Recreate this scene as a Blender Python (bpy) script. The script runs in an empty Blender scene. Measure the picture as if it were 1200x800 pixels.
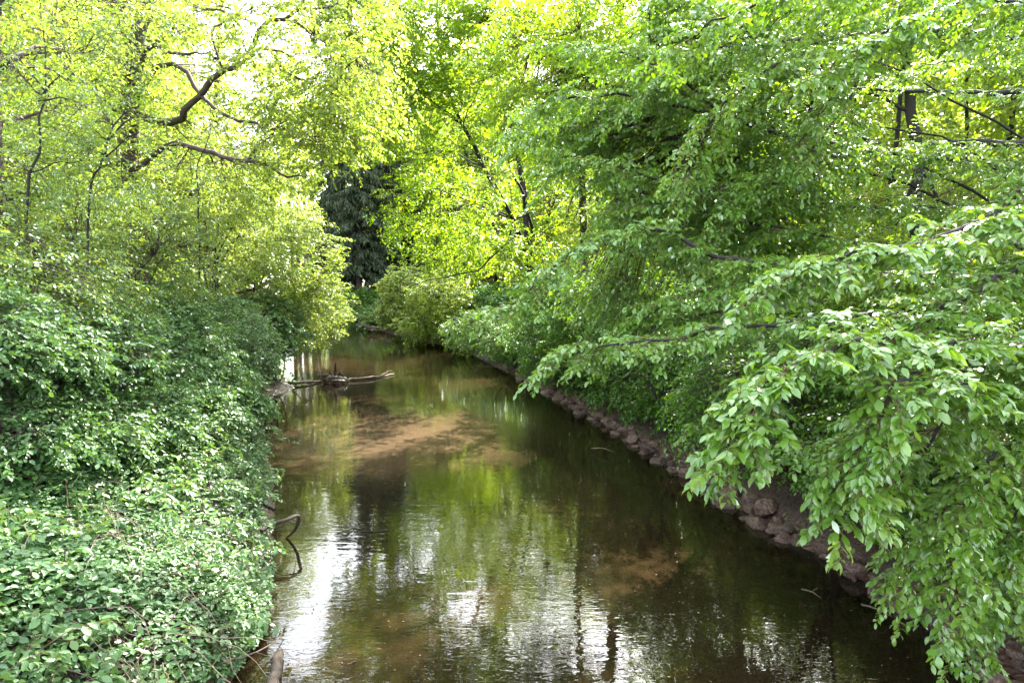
import bpy, math, random
import numpy as np
from mathutils import Vector, Quaternion

# ------------------------------------------------------------------ camera, world, sun, exposure
scene = bpy.context.scene
COL = scene.collection
CAM_H = 4.0
PITCH = math.atan(70 / 800)
cam_data = bpy.data.cameras.new('camera')
cam_data.sensor_width = 36; cam_data.lens = 24
cam_data.clip_start = 0.05; cam_data.clip_end = 3000
cam = bpy.data.objects.new('camera', cam_data)
COL.objects.link(cam)
cam.location = (0, 0, CAM_H)
cam.rotation_euler = (math.pi / 2 - PITCH, 0, 0)
scene.camera = cam

SUN_AZ, SUN_EL = math.radians(24), math.radians(45)
world = bpy.data.worlds.new('World'); scene.world = world; world.use_nodes = True
wn = world.node_tree.nodes; wl = world.node_tree.links
wbg = wn['Background']
sky = wn.new('ShaderNodeTexSky'); sky.sky_type = 'NISHITA'; sky.sun_disc = False
sky.sun_elevation = SUN_EL; sky.sun_rotation = SUN_AZ
sky.dust_density = 2.0; sky.air_density = 1.0; sky.ozone_density = 1.0
hsv = wn.new('ShaderNodeHueSaturation'); hsv.inputs['Saturation'].default_value = .32   # thin high haze whitens the blue
wl.new(sky.outputs[0], hsv.inputs['Color']); wl.new(hsv.outputs[0], wbg.inputs[0]); wbg.inputs[1].default_value = 0.15
sd = bpy.data.lights.new('sun', 'SUN'); sd.energy = 3.3; sd.angle = math.radians(0.5); sd.color = (1, .93, .80)
sun = bpy.data.objects.new('sun', sd); COL.objects.link(sun)
sdir = Vector((math.sin(SUN_AZ) * math.cos(SUN_EL), math.cos(SUN_AZ) * math.cos(SUN_EL), math.sin(SUN_EL)))
sun.rotation_euler = sdir.to_track_quat('Z', 'Y').to_euler()
sun.location = sdir * 60
vs = scene.view_settings
vs.view_transform = 'Standard'; vs.look = 'None'; vs.gamma = 1; vs.use_curve_mapping = False
vs.exposure = 3.6
cy = scene.cycles
cy.max_bounces = 8; cy.diffuse_bounces = 6; cy.glossy_bounces = 2; cy.transmission_bounces = 3; cy.transparent_max_bounces = 4
cy.caustics_reflective = False; cy.caustics_refractive = False
cy.sample_clamp_indirect = 6
cy.use_denoising = True

# ------------------------------------------------------------------ helpers
RNG = np.random.default_rng(11)
cp, sp_ = math.cos(PITCH), math.sin(PITCH)
def at(u, v, Y):
    a = (u - 600) / 800; b = (400 - v) / 800
    d = np.array([a, cp + b * sp_, -sp_ + b * cp])
    return np.array([0, 0, CAM_H]) + d * (Y / d[1])
def P(pts): return np.array([at(*p) for p in pts])
def nrm(a): return a / np.maximum(np.linalg.norm(a, axis=-1, keepdims=True), 1e-9)

class Geo:
    def __init__(s): s.v = []; s.f = []; s.n = 0; s.r = []
    def add(s, verts, faces, mat=0, rnd=0.5, smooth=True):
        verts = np.asarray(verts, float).reshape(-1, 3)
        faces = np.asarray(faces, np.int64)
        s.v.append(verts); s.f.append((faces + s.n, mat, smooth)); s.n += len(verts)
        s.r.append(np.broadcast_to(np.asarray(rnd, float), (len(verts),)))
    def mesh(s, name, mats):
        me = bpy.data.meshes.new(name)
        V = np.concatenate(s.v); R = np.concatenate(s.r)
        idx, st, mi, sm, pos = [], [], [], [], 0
        for f, m, smo in s.f:
            if len(f) == 0: continue
            k = f.shape[1]
            idx.append(f.ravel()); st.append(pos + np.arange(len(f)) * k); pos += f.size
            mi.append(np.full(len(f), m)); sm.append(np.full(len(f), smo))
        idx = np.concatenate(idx); st = np.concatenate(st)
        me.vertices.add(len(V)); me.vertices.foreach_set('co', V.ravel())
        me.loops.add(len(idx)); me.loops.foreach_set('vertex_index', idx.astype(np.int32))
        me.polygons.add(len(st)); me.polygons.foreach_set('loop_start', st.astype(np.int32))
        me.polygons.foreach_set('material_index', np.concatenate(mi).astype(np.int32))
        me.polygons.foreach_set('use_smooth', np.concatenate(sm))
        at_ = me.attributes.new('rnd', 'FLOAT', 'POINT'); at_.data.foreach_set('value', R.astype(np.float32))
        me.update(calc_edges=True)
        for m in mats: me.materials.append(m)
        return me
    def build(s, name, mats, parent=None, loc=None):
        if loc is not None:
            for i in range(len(s.v)): s.v[i] = s.v[i] - np.asarray(loc)
        ob = bpy.data.objects.new(name, s.mesh(name, mats)); COL.objects.link(ob)
        if parent is not None: ob.parent = parent
        elif loc is not None: ob.location = loc
        return ob

def tag(o, label=None, cat=None, group=None, kind=None):
    for k, v in (('label', label), ('category', cat), ('group', group), ('kind', kind)):
        if v: o[k] = v
    return o
def empty(name, loc, label, cat, group=None):
    o = bpy.data.objects.new(name, None); COL.objects.link(o); o.location = loc
    o.empty_display_size = .3
    return tag(o, label, cat, group)
def copy_thing(o, loc=None, rz=0.0, sc=1.0, label=None):
    c = o.copy(); COL.objects.link(c)
    if loc is not None: c.location = loc
    c.rotation_euler = (0, 0, rz); c.scale = (sc, sc, sc)
    if label: c['label'] = label
    for ch in o.children:
        d = ch.copy(); COL.objects.link(d); d.parent = c
        for g in ch.children:
            e = g.copy(); COL.objects.link(e); e.parent = d
    return c

def smooth_poly(pts, n):
    """Catmull-Rom resample of a control polyline to n points."""
    pts = np.asarray(pts, float)
    if len(pts) == 2: return pts[0] + np.linspace(0, 1, n)[:, None] * (pts[1] - pts[0])
    q = np.vstack([2 * pts[0] - pts[1], pts, 2 * pts[-1] - pts[-2]])
    t = np.linspace(0, len(pts) - 1 - 1e-6, n); i = t.astype(int); f = (t - i)[:, None]
    p0, p1, p2, p3 = q[i], q[i + 1], q[i + 2], q[i + 3]
    return .5 * (2 * p1 + (p2 - p0) * f + (2 * p0 - 5 * p1 + 4 * p2 - p3) * f ** 2 + (3 * p1 - p0 - 3 * p2 + p3) * f ** 3)
def tube(g, pts, r0, r1, sides=6, mat=0, bump=0.0, rng=None, rad=None):
    pts = np.asarray(pts, float); n = len(pts)
    T = nrm(np.gradient(pts, axis=0)); ref = np.array([0.31, 0.17, 0.93])
    if abs(T[0] @ nrm(ref)) > .9: ref = np.array([.93, .2, .1])
    S = nrm(np.cross(T, ref)); U = np.cross(S, T)
    R = np.linspace(1, 0, n) ** .9 * (r0 - r1) + r1 if rad is None else rad
    a = np.arange(sides) * 2 * math.pi / sides
    rr = np.repeat(R[:, None], sides, 1)
    if bump and rng is not None: rr = rr * (1 + bump * rng.normal(size=rr.shape))
    V = pts[:, None] + rr[..., None] * (np.cos(a)[None, :, None] * S[:, None] + np.sin(a)[None, :, None] * U[:, None])
    i, j = np.meshgrid(np.arange(n - 1), np.arange(sides), indexing='ij'); j2 = (j + 1) % sides
    F = np.stack([i * sides + j, i * sides + j2, (i + 1) * sides + j2, (i + 1) * sides + j], -1).reshape(-1, 4)
    g.add(V.reshape(-1, 3), F, mat)
    for e in (0, n - 1):
        ring = V[e]; c = ring.mean(0)
        k = np.arange(sides); g.add(np.vstack([ring, c]), np.stack([k, (k + 1) % sides, np.full(sides, sides)], 1), mat)
def wiggle(pts, n, amp, rng):
    q = smooth_poly(pts, n); L = np.linalg.norm(q[-1] - q[0])
    w = rng.normal(size=(n, 3)) * amp * L; w[0] = 0
    w = (w + np.roll(w, 1, 0)) / 2; w[0] = 0
    return q + w

# leaf outlines: local x along the leaf, y across, z out of the leaf
T_HI = (np.array([(0, 0, 0), (.33, 0, .0), (.68, 0, -.03), (1, 0, -.12), (.16, .16, .03), (.44, .26, .07), (.74, .21, .02), (.16, -.14, .03), (.44, -.26, .07), (.74, -.21, .02)]),
        np.array([(0, 1, 4), (4, 1, 5), (1, 2, 5), (5, 2, 6), (2, 3, 6), (0, 7, 1), (7, 8, 1), (1, 8, 2), (8, 9, 2), (2, 9, 3)]))
T_HEX = (np.array([(0, 0, 0), (.3, .27, .06), (.68, .26, .04), (1, 0, -.1), (.68, -.26, .04), (.3, -.27, .06)]),
         np.array([(0, 3, 2, 1), (0, 5, 4, 3)]))
T_DIA = (np.array([(0, 0, 0), (.5, .33, .07), (1, 0, -.08), (.5, -.33, .07)]), np.array([(0, 2, 1), (0, 3, 2)]))

def add_leaves(g, pos, axis, normal, size, tmpl, mat, rng, rnd=None):
    tv, tf = tmpl; N = len(pos)
    x = nrm(axis); y = nrm(np.cross(normal, x)); z = np.cross(x, y)
    size = np.broadcast_to(size, (N,))
    zs = rng.uniform(-.2, 2.4, (N, 1, 1)); ws = rng.uniform(.8, 1.2, (N, 1, 1))      # curl and breadth differ leaf by leaf
    V = pos[:, None] + size[:, None, None] * (tv[None, :, 0:1] * x[:, None] + ws * tv[None, :, 1:2] * y[:, None] + zs * tv[None, :, 2:3] * z[:, None])
    k = len(tv)
    F = (tf[None] + (np.arange(N) * k)[:, None, None]).reshape(-1, tf.shape[1])
    if rnd is None: rnd = rng.random(N)
    g.add(V.reshape(-1, 3), F, mat, np.repeat(rnd, k))

UP = np.array([0, 0, 1.0])
def twig_leaves(g, p0, d, L, nleaf, size, tmpl, mat, rng, droop=.25, jit=.35, rnd0=None, tilt=.25):
    """leaves set alternately along each of the given twigs (p0, d, L are arrays)"""
    T = len(p0)
    t = (np.arange(nleaf)[None] + .6 + rng.random((T, nleaf)) * .5) / nleaf
    pos = p0[:, None] + d[:, None] * (L[:, None] * t)[..., None]
    pos[..., 2] -= droop * L[:, None] * t ** 2
    tan = d[:, None] - np.array([0, 0, 1]) * (2 * droop * t)[..., None]
    tan = nrm(tan)
    side = nrm(np.cross(tan, UP + rng.normal(size=(T, 1, 3)) * .15))
    sgn = np.where((np.arange(nleaf) % 2)[None] == 0, 1., -1.) * np.ones((T, 1))
    a = side * sgn[..., None] * .85 + tan * (.45 + .8 * (t ** 3))[..., None] + rng.normal(size=(T, nleaf, 3)) * jit * .7
    a[..., 2] -= tilt
    nn = UP + rng.normal(size=(T, nleaf, 3)) * jit
    s = size * (0.5 + .75 * rng.random((T, nleaf)))
    base = rng.random(T) if rnd0 is None else rnd0
    r = np.clip(base[:, None] * .6 + .4 * rng.random((T, nleaf)), 0, 1)
    add_leaves(g, pos.reshape(-1, 3), a.reshape(-1, 3), nn.reshape(-1, 3), s.ravel(), tmpl, mat, rng, r.ravel())

def sub_twigs(p0, d, L, K, ratio, rng, droop=.2, spread=.8):
    """K side twigs, alternately left and right, on each parent shoot"""
    T = len(p0)
    t = (np.arange(K)[None] + .3 + .6 * rng.random((T, K))) / K
    q = p0[:, None] + d[:, None] * (L[:, None] * t)[..., None]; q[..., 2] -= droop * L[:, None] * t ** 2
    tan = nrm(d[:, None] - np.array([0, 0, 1]) * (2 * droop * t)[..., None])
    side = nrm(np.cross(tan, UP + rng.normal(size=(T, 1, 3)) * .2))
    sgn = np.where((np.arange(K) % 2)[None] == 0, 1., -1.) * np.ones((T, 1))
    dd = nrm(tan * (1 - spread * .5 + .5 * t[..., None]) + side * (sgn * spread)[..., None] * (1.1 - t[..., None]) + rng.normal(size=(T, K, 3)) * .18)
    LL = L[:, None] * ratio * (1.15 - .6 * t) * (.7 + .6 * rng.random((T, K)))
    return q.reshape(-1, 3), dd.reshape(-1, 3), LL.ravel()
def stems(g, p0, d, L, droop, r, mat, n=4, sides=3):
    t = np.linspace(0, 1, n)
    T = len(p0)
    pts = p0[:, None] + d[:, None] * (L[:, None] * t[None])[..., None]; pts[..., 2] -= droop * L[:, None] * t[None] ** 2
    tan = nrm(d[:, None] - UP * (2 * droop * t)[None, :, None]); S = nrm(np.cross(tan, np.array([.2, .3, .93]))); U = np.cross(S, tan)
    rad = (np.broadcast_to(r, (T,))[:, None] * (1 - .75 * t)[None])[..., None]
    rings = [pts + rad * (math.cos(a) * S + math.sin(a) * U) for a in np.arange(sides) * 2 * math.pi / sides]
    V = np.stack(rings, 2)  # T,n,sides,3
    i, j = np.meshgrid(np.arange(n - 1), np.arange(sides), indexing='ij'); j2 = (j + 1) % sides
    F = np.stack([i * sides + j, i * sides + j2, (i + 1) * sides + j2, (i + 1) * sides + j], -1).reshape(-1, 4)
    F = (F[None] + (np.arange(T) * n * sides)[:, None, None]).reshape(-1, 4)
    g.add(V.reshape(-1, 3), F, mat)

# ------------------------------------------------------------------ materials
def new_mat(name):
    m = bpy.data.materials.new(name); m.use_nodes = True
    nt = m.node_tree; nt.nodes.clear()
    return m, nt, nt.nodes, nt.links
def ramp(n, stops):
    r = n.new('ShaderNodeValToRGB'); e = r.color_ramp.elements
    while len(e) < len(stops): e.new(.5)
    for k, (p, c) in enumerate(stops): e[k].position = p; e[k].color = (*c, 1)
    return r
def leaf_mat(name, cols, trans, gloss=.35, rough=.38, tmix=.45):
    m, nt, n, l = new_mat(name)
    out = n.new('ShaderNodeOutputMaterial')
    at_ = n.new('ShaderNodeAttribute'); at_.attribute_name = 'rnd'
    r = ramp(n, [(i / (len(cols) - 1), c) for i, c in enumerate(cols)]); l.new(at_.outputs['Fac'], r.inputs[0])
    rt = ramp(n, [(i / (len(trans) - 1), c) for i, c in enumerate(trans)]); l.new(at_.outputs['Fac'], rt.inputs[0])
    d = n.new('ShaderNodeBsdfDiffuse'); t = n.new('ShaderNodeBsdfTranslucent'); g = n.new('ShaderNodeBsdfGlossy')
    g.inputs['Roughness'].default_value = rough; g.inputs['Color'].default_value = (.9, .95, .95, 1)
    l.new(r.outputs[0], d.inputs['Color']); l.new(rt.outputs[0], t.inputs['Color'])
    mx = n.new('ShaderNodeMixShader'); mx.inputs[0].default_value = tmix
    l.new(d.outputs[0], mx.inputs[1]); l.new(t.outputs[0], mx.inputs[2])
    lw = n.new('ShaderNodeLayerWeight'); lw.inputs[0].default_value = gloss
    mu = n.new('ShaderNodeMath'); mu.operation = 'MULTIPLY_ADD'; mu.inputs[1].default_value = .03 if 'spruce' in name else (.36 if 'beech' in name else .26); mu.inputs[2].default_value = .03
    l.new(lw.outputs['Fresnel'], mu.inputs[0])
    m2 = n.new('ShaderNodeMixShader'); l.new(mu.outputs[0], m2.inputs[0]); l.new(mx.outputs[0], m2.inputs[1]); l.new(g.outputs[0], m2.inputs[2])
    l.new(m2.outputs[0], out.inputs[0])
    return m
def bark_mat(name, a, b, scale=9, stretch=.25, bump=.6):
    m, nt, n, l = new_mat(name)
    out = n.new('ShaderNodeOutputMaterial'); p = n.new('ShaderNodeBsdfPrincipled'); p.inputs['Roughness'].default_value = .85
    tc = n.new('ShaderNodeTexCoord'); mp = n.new('ShaderNodeMapping'); mp.inputs['Scale'].default_value = (1, 1, stretch)
    nz = n.new('ShaderNodeTexNoise'); nz.inputs['Scale'].default_value = scale; nz.inputs['Detail'].default_value = 6
    l.new(tc.outputs['Object'], mp.inputs[0]); l.new(mp.outputs[0], nz.inputs['Vector'])
    r = ramp(n, [(.3, a), (.7, b)]); l.new(nz.outputs[0], r.inputs[0]); l.new(r.outputs[0], p.inputs['Base Color'])
    bp = n.new('ShaderNodeBump'); bp.inputs['Strength'].default_value = bump; bp.inputs['Distance'].default_value = .03
    l.new(nz.outputs[0], bp.inputs['Height']); l.new(bp.outputs[0], p.inputs['Normal'])
    l.new(p.outputs[0], out.inputs[0])
    return m
M = {}
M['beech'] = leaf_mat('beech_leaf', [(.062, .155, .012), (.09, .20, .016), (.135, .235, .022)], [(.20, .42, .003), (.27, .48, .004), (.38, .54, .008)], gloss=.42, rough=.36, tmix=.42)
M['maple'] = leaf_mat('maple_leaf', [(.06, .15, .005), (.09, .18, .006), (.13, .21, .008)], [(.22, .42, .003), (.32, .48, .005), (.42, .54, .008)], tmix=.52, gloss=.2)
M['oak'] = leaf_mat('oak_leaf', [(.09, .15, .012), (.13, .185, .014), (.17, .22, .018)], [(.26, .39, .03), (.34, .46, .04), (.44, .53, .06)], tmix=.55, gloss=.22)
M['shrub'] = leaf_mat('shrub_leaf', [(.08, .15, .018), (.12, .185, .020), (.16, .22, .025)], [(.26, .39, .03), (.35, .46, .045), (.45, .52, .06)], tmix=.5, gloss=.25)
M['hawthorn'] = leaf_mat('hawthorn_leaf', [(.06, .13, .028), (.085, .16, .03), (.12, .195, .034)], [(.16, .28, .015), (.24, .35, .018), (.36, .44, .02)], tmix=.45, gloss=.34)
M['bramble'] = leaf_mat('bramble_leaf', [(.038, .105, .026), (.060, .142, .033), (.092, .188, .042)], [(.10, .22, .015), (.14, .27, .018), (.20, .33, .02)], tmix=.32, gloss=.34, rough=.45)
M['weed'] = leaf_mat('weed_leaf', [(.05, .12, .022), (.075, .155, .028), (.10, .19, .036)], [(.12, .25, .012), (.17, .30, .014), (.22, .35, .018)], tmix=.38, gloss=.3, rough=.5)
M['dead_leaf'] = leaf_mat('dead_leaf', [(.06, .03, .015), (.12, .065, .03), (.18, .11, .05)], [(.10, .05, .015), (.15, .08, .02), (.2, .12, .03)], tmix=.25, gloss=.2)
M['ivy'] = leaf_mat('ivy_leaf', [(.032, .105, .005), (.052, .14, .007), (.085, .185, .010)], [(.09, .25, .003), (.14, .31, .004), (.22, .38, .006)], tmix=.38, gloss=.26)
M['spruce'] = leaf_mat('spruce_needle', [(.034, .055, .024), (.05, .075, .032), (.07, .10, .042)], [(.05, .09, .02), (.07, .11, .03), (.09, .13, .03)], tmix=.25, gloss=.15, rough=.5)
M['wood'] = leaf_mat('forest_leaf', [(.07, .14, .010), (.11, .175, .012), (.15, .205, .016)], [(.26, .40, .025), (.35, .46, .03), (.46, .53, .045)], tmix=.54, gloss=.2)
M['bark'] = bark_mat('dark_bark', (.004, .0033, .0028), (.017, .013, .011))
M['bark_oak'] = bark_mat('oak_bark', (.018, .012, .009), (.065, .045, .032))
M['bark_pale'] = bark_mat('pale_bark', (.13, .10, .08), (.30, .25, .22))
M['bark_red'] = bark_mat('spruce_bark', (.035, .025, .022), (.09, .065, .055))
M['twig'] = bark_mat('twig', (.02, .012, .01), (.05, .03, .022), 20, 1, .2)
M['twig_red'] = bark_mat('beech_twig', (.07, .03, .022), (.15, .07, .05), 20, 1, .1)
M['cane'] = bark_mat('dry_cane', (.07, .048, .036), (.19, .145, .11), 14, 1, .2)
M['driftwood'] = bark_mat('driftwood', (.025, .018, .013), (.10, .075, .056), 12, 1, .8)

# ------------------------------------------------------------------ the stream and the ground
LEFT = np.array([(-2.4, -30), (-2.5, 0), (-2.85, 6.8), (-3.0, 7.8), (-3.75, 10.3), (-5.0, 13.9), (-6.9, 18), (-7.5, 20), (-8.4, 23), (-8.2, 25.6), (-9.6, 27), (-11.2, 32), (-15, 39), (-17.5, 46), (-24, 53), (-40, 56), (-70, 52)], float)
RIGHT = np.array([(5.9, -30), (5.5, 0), (5.0, 6.8), (4.75, 8.3), (4.3, 10.3), (3.66, 13.3), (2.74, 18.3), (1.7, 22.9), (-.4, 30.5), (-3, 40), (-7.4, 49), (-11.6, 57), (-18, 63), (-30, 66), (-70, 64)], float)
def seg_dist(p, poly):
    best = np.full(len(p), 1e9)
    for a, b in zip(poly[:-1], poly[1:]):
        ab = b - a; t = np.clip(((p - a) @ ab) / (ab @ ab), 0, 1)
        best = np.minimum(best, np.linalg.norm(p - (a + t[:, None] * ab), axis=1))
    return best
POLY = np.vstack([LEFT, RIGHT[::-1]])
def inside(p):
    c = np.zeros(len(p), bool)
    for a, b in zip(POLY, np.roll(POLY, -1, 0)):
        cond = ((a[1] > p[:, 1]) != (b[1] > p[:, 1]))
        x = (b[0] - a[0]) * (p[:, 1] - a[1]) / (b[1] - a[1] + 1e-12) + a[0]
        c ^= cond & (p[:, 0] < x)
    return c
NZ = [(RNG.normal(size=2) * k, RNG.random() * 6.28, 1 / k) for k in (.25, .35, .5, .8, 1.2, 1.9, 2.6) for _ in range(3)]
def wob(p):
    return sum(np.sin(p @ w + ph) * a for w, ph, a in NZ) / 14
def ground_z(p):
    p = np.asarray(p, float).reshape(-1, 2)
    dl, dr = seg_dist(p, LEFT), seg_dist(p, RIGHT); ins = inside(p)
    s = np.minimum(dl, dr); right = dr < dl
    far = np.clip(s / 60, 0, 1)
    zl = 1.25 * (1 - np.exp(-s / .8)) + .17 * np.minimum(s, 7) + .05 * np.minimum(s, 25)
    zr = 2.2 * (1 - np.exp(-np.maximum(s - .35, 0) / 1.5)) + .12 * np.minimum(s, 3) + .03 * np.minimum(s, 20)
    # low mud spit on the left bank around y = 22..27
    spit = np.exp(-((p[:, 1] - 23.6) / 2.4) ** 2) * np.exp(-(s / 1.6) ** 2)
    zl = zl * (1 - .86 * spit)
    z = np.where(right, zr, zl) + wob(p) * .10 * np.clip(s, 0, 1)
    zi = -np.minimum(.75, .45 * s + .02)
    return np.where(ins, zi, z) 
def axis(lo, hi, fine_lo, fine_hi, step):
    mid = np.arange(fine_lo, fine_hi + 1e-6, step)
    k = np.geomspace(step * 1.3, hi - fine_hi, 26); l = np.geomspace(step * 1.3, fine_lo - lo, 26)
    return np.concatenate([fine_lo - l[::-1], mid, fine_hi + k])
gx, gy = axis(-900, 900, -20, 14, .2), axis(-300, 1500, -6, 66, .25)
GX, GY = np.meshgrid(gx, gy, indexing='ij')
gp = np.stack([GX.ravel(), GY.ravel()], 1)
g = Geo(); i, j = np.meshgrid(np.arange(len(gx) - 1), np.arange(len(gy) - 1), indexing='ij'); W = len(gy)
g.add(np.column_stack([gp, ground_z(gp)]), np.stack([i * W + j, (i + 1) * W + j, (i + 1) * W + j + 1, i * W + j + 1], -1).reshape(-1, 4))
m, nt, n, l = new_mat('forest_soil')
out = n.new('ShaderNodeOutputMaterial'); p = n.new('ShaderNodeBsdfPrincipled')
tc = n.new('ShaderNodeTexCoord'); n1 = n.new('ShaderNodeTexNoise'); n1.inputs['Scale'].default_value = 1.1; n1.inputs['Detail'].default_value = 8
n2 = n.new('ShaderNodeTexVoronoi'); n2.inputs['Scale'].default_value = 14
l.new(tc.outputs['Object'], n1.inputs['Vector']); l.new(tc.outputs['Object'], n2.inputs['Vector'])
r1 = ramp(n, [(.3, (.012, .007, .005)), (.5, (.024, .013, .009)), (.72, (.06, .036, .025))]); l.new(n1.outputs[0], r1.inputs[0])
hs = n.new('ShaderNodeMix'); hs.data_type = 'RGBA'; hs.blend_type = 'MULTIPLY'; hs.inputs[0].default_value = .6
r2 = ramp(n, [(0, (.45, .4, .38)), (1, (1.25, 1.1, 1.0))]); l.new(n2.outputs['Color'], r2.inputs[0])
l.new(r1.outputs[0], hs.inputs[6]); l.new(r2.outputs[0], hs.inputs[7]); 
sx = n.new('ShaderNodeSeparateXYZ'); l.new(tc.outputs['Object'], sx.inputs[0])
wet = n.new('ShaderNodeMapRange'); wet.inputs[1].default_value = .02; wet.inputs[2].default_value = .35; l.new(sx.outputs[2], wet.inputs[0])
mudc = n.new('ShaderNodeMix'); mudc.data_type = 'RGBA'; mudc.inputs[6].default_value = (.06, .034, .025, 1)
l.new(wet.outputs[0], mudc.inputs[0]); l.new(hs.outputs[2], mudc.inputs[7]); l.new(mudc.outputs[2], p.inputs['Base Color'])
rr = n.new('ShaderNodeMapRange'); rr.inputs[1].default_value = .02; rr.inputs[2].default_value = .3; rr.inputs[3].default_value = .3; rr.inputs[4].default_value = .9
l.new(sx.outputs[2], rr.inputs[0]); l.new(rr.outputs[0], p.inputs['Roughness'])
bp = n.new('ShaderNodeBump'); bp.inputs['Strength'].default_value = .7; bp.inputs['Distance'].default_value = .05
l.new(n2.outputs['Distance'], bp.inputs['Height']); l.new(bp.outputs[0], p.inputs['Normal']); l.new(p.outputs[0], out.inputs[0])
M['soil'] = m
tag(g.build('ground', [m]), kind='structure')

# water: murky brown body under a rippled mirror surface
g = Geo(); gxw, gyw = np.linspace(-75, 8, 12), np.linspace(-30, 70, 12)
A, B = np.meshgrid(gxw, gyw, indexing='ij'); i, j = np.meshgrid(np.arange(11), np.arange(11), indexing='ij')
g.add(np.stack([A.ravel(), B.ravel(), A.ravel() * 0], 1), np.stack([i * 12 + j, (i + 1) * 12 + j, (i + 1) * 12 + j + 1, i * 12 + j + 1], -1).reshape(-1, 4))
m, nt, n, l = new_mat('murky_water')
out = n.new('ShaderNodeOutputMaterial'); p = n.new('ShaderNodeBsdfPrincipled')
tc = n.new('ShaderNodeTexCoord')
mp0 = n.new('ShaderNodeMapping'); mp0.inputs['Scale'].default_value = (.35, .14, 1); mp0.inputs['Rotation'].default_value = (0, 0, .3); l.new(tc.outputs['Object'], mp0.inputs[0])
nc = n.new('ShaderNodeTexNoise'); nc.inputs['Scale'].default_value = 1; nc.inputs['Detail'].default_value = 4; l.new(mp0.outputs[0], nc.inputs['Vector'])
rc = ramp(n, [(.3, (.007, .0055, .003)), (.7, (.024, .0155, .007))]); l.new(nc.outputs[0], rc.inputs[0]); 
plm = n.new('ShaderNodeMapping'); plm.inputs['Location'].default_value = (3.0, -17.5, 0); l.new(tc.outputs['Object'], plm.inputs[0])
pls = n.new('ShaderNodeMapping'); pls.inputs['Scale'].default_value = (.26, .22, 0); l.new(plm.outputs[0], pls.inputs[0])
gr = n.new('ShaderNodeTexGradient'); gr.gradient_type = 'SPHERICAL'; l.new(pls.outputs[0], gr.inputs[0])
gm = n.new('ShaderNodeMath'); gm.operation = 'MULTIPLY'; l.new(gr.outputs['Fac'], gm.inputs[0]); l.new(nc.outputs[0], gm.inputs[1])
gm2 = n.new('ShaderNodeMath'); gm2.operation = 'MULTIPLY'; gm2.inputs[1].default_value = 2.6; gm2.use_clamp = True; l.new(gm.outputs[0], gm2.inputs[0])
sunlit_silt = n.new('ShaderNodeMix'); sunlit_silt.data_type = 'RGBA'; sunlit_silt.inputs[7].default_value = (.085, .058, .034, 1); l.new(gm2.outputs[0], sunlit_silt.inputs[0]); l.new(rc.outputs[0], sunlit_silt.inputs[6]); l.new(sunlit_silt.outputs[2], p.inputs['Base Color'])  # paler tan patch painted into the water colour for sun streaks over silt
p.inputs['Roughness'].default_value = .005; p.inputs['IOR'].default_value = 1.333; p.inputs['Specular IOR Level'].default_value = 1.0
mp1 = n.new('ShaderNodeMapping'); mp1.inputs['Scale'].default_value = (.7, 1.7, 1); mp1.inputs['Rotation'].default_value = (0, 0, .22); l.new(tc.outputs['Object'], mp1.inputs[0])
na = n.new('ShaderNodeTexNoise'); na.inputs['Scale'].default_value = 3.0; na.inputs['Detail'].default_value = 1.5; na.inputs['Distortion'].default_value = .6; l.new(mp1.outputs[0], na.inputs['Vector'])
nb = n.new('ShaderNodeTexNoise'); nb.inputs['Scale'].default_value = 10; nb.inputs['Detail'].default_value = 1; nb.inputs['Distortion'].default_value = .8; l.new(mp1.outputs[0], nb.inputs['Vector'])
npt = n.new('ShaderNodeTexNoise'); npt.inputs['Scale'].default_value = .35; l.new(tc.outputs['Object'], npt.inputs['Vector'])
mrp = n.new('ShaderNodeMapRange'); mrp.inputs[1].default_value = .35; mrp.inputs[2].default_value = .65; mrp.inputs[3].default_value = .15; mrp.inputs[4].default_value = 1; l.new(npt.outputs[0], mrp.inputs[0])
b1 = n.new('ShaderNodeBump'); b1.inputs['Strength'].default_value = 1; b1.inputs['Distance'].default_value = .0022; l.new(na.outputs[0], b1.inputs['Height'])
b2 = n.new('ShaderNodeBump'); b2.inputs['Distance'].default_value = .0016; l.new(mrp.outputs[0], b2.inputs['Strength']); l.new(nb.outputs[0], b2.inputs['Height']); l.new(b1.outputs[0], b2.inputs['Normal'])
l.new(b2.outputs[0], p.inputs['Normal']); l.new(p.outputs[0], out.inputs[0])
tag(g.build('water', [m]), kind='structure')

# ------------------------------------------------------------------ gaps in the canopy through which sun reaches water and bushes
SD = np.array(sdir)
def wp(u, v, z=0.0):   # the point at height z under a pixel
    a = (u - 600) / 800; b = (400 - v) / 800; d = np.array([a, cp + b * sp_, -sp_ + b * cp]); return np.array([0, 0, CAM_H]) + d * ((z - CAM_H) / d[2])
BEAMS = [(wp(*q[:2]), q[2]) for q in [(508, 490, .12), (480, 500, .12), (500, 505, .1), (465, 515, .12), (430, 528, .12), (440, 470, .12), (540, 725, .1)]]
BEAMS += [(at(*q[:3]), q[3]) for q in [(330, 290, 27, 1.3), (370, 340, 27, 1.3), (300, 320, 26, 1.3), (350, 320, 27, 1.2), (340, 100, 14.6, .9), (280, 150, 15.5, .9), (200, 240, 18, 1.2), (260, 250, 20, 1.2), (120, 220, 13, 1), (520, 240, 26, .9), (300, 260, 26, 1.2), (370, 280, 28, 1.0)]]
def lit_keep(t):
    k = np.ones(len(t), bool)
    for o, r in BEAMS:
        v = t - o; h = v @ SD; dd = np.linalg.norm(v - h[:, None] * SD, axis=1); k &= ~((dd < r + .5) & (h > 1.5))
    return k
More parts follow.
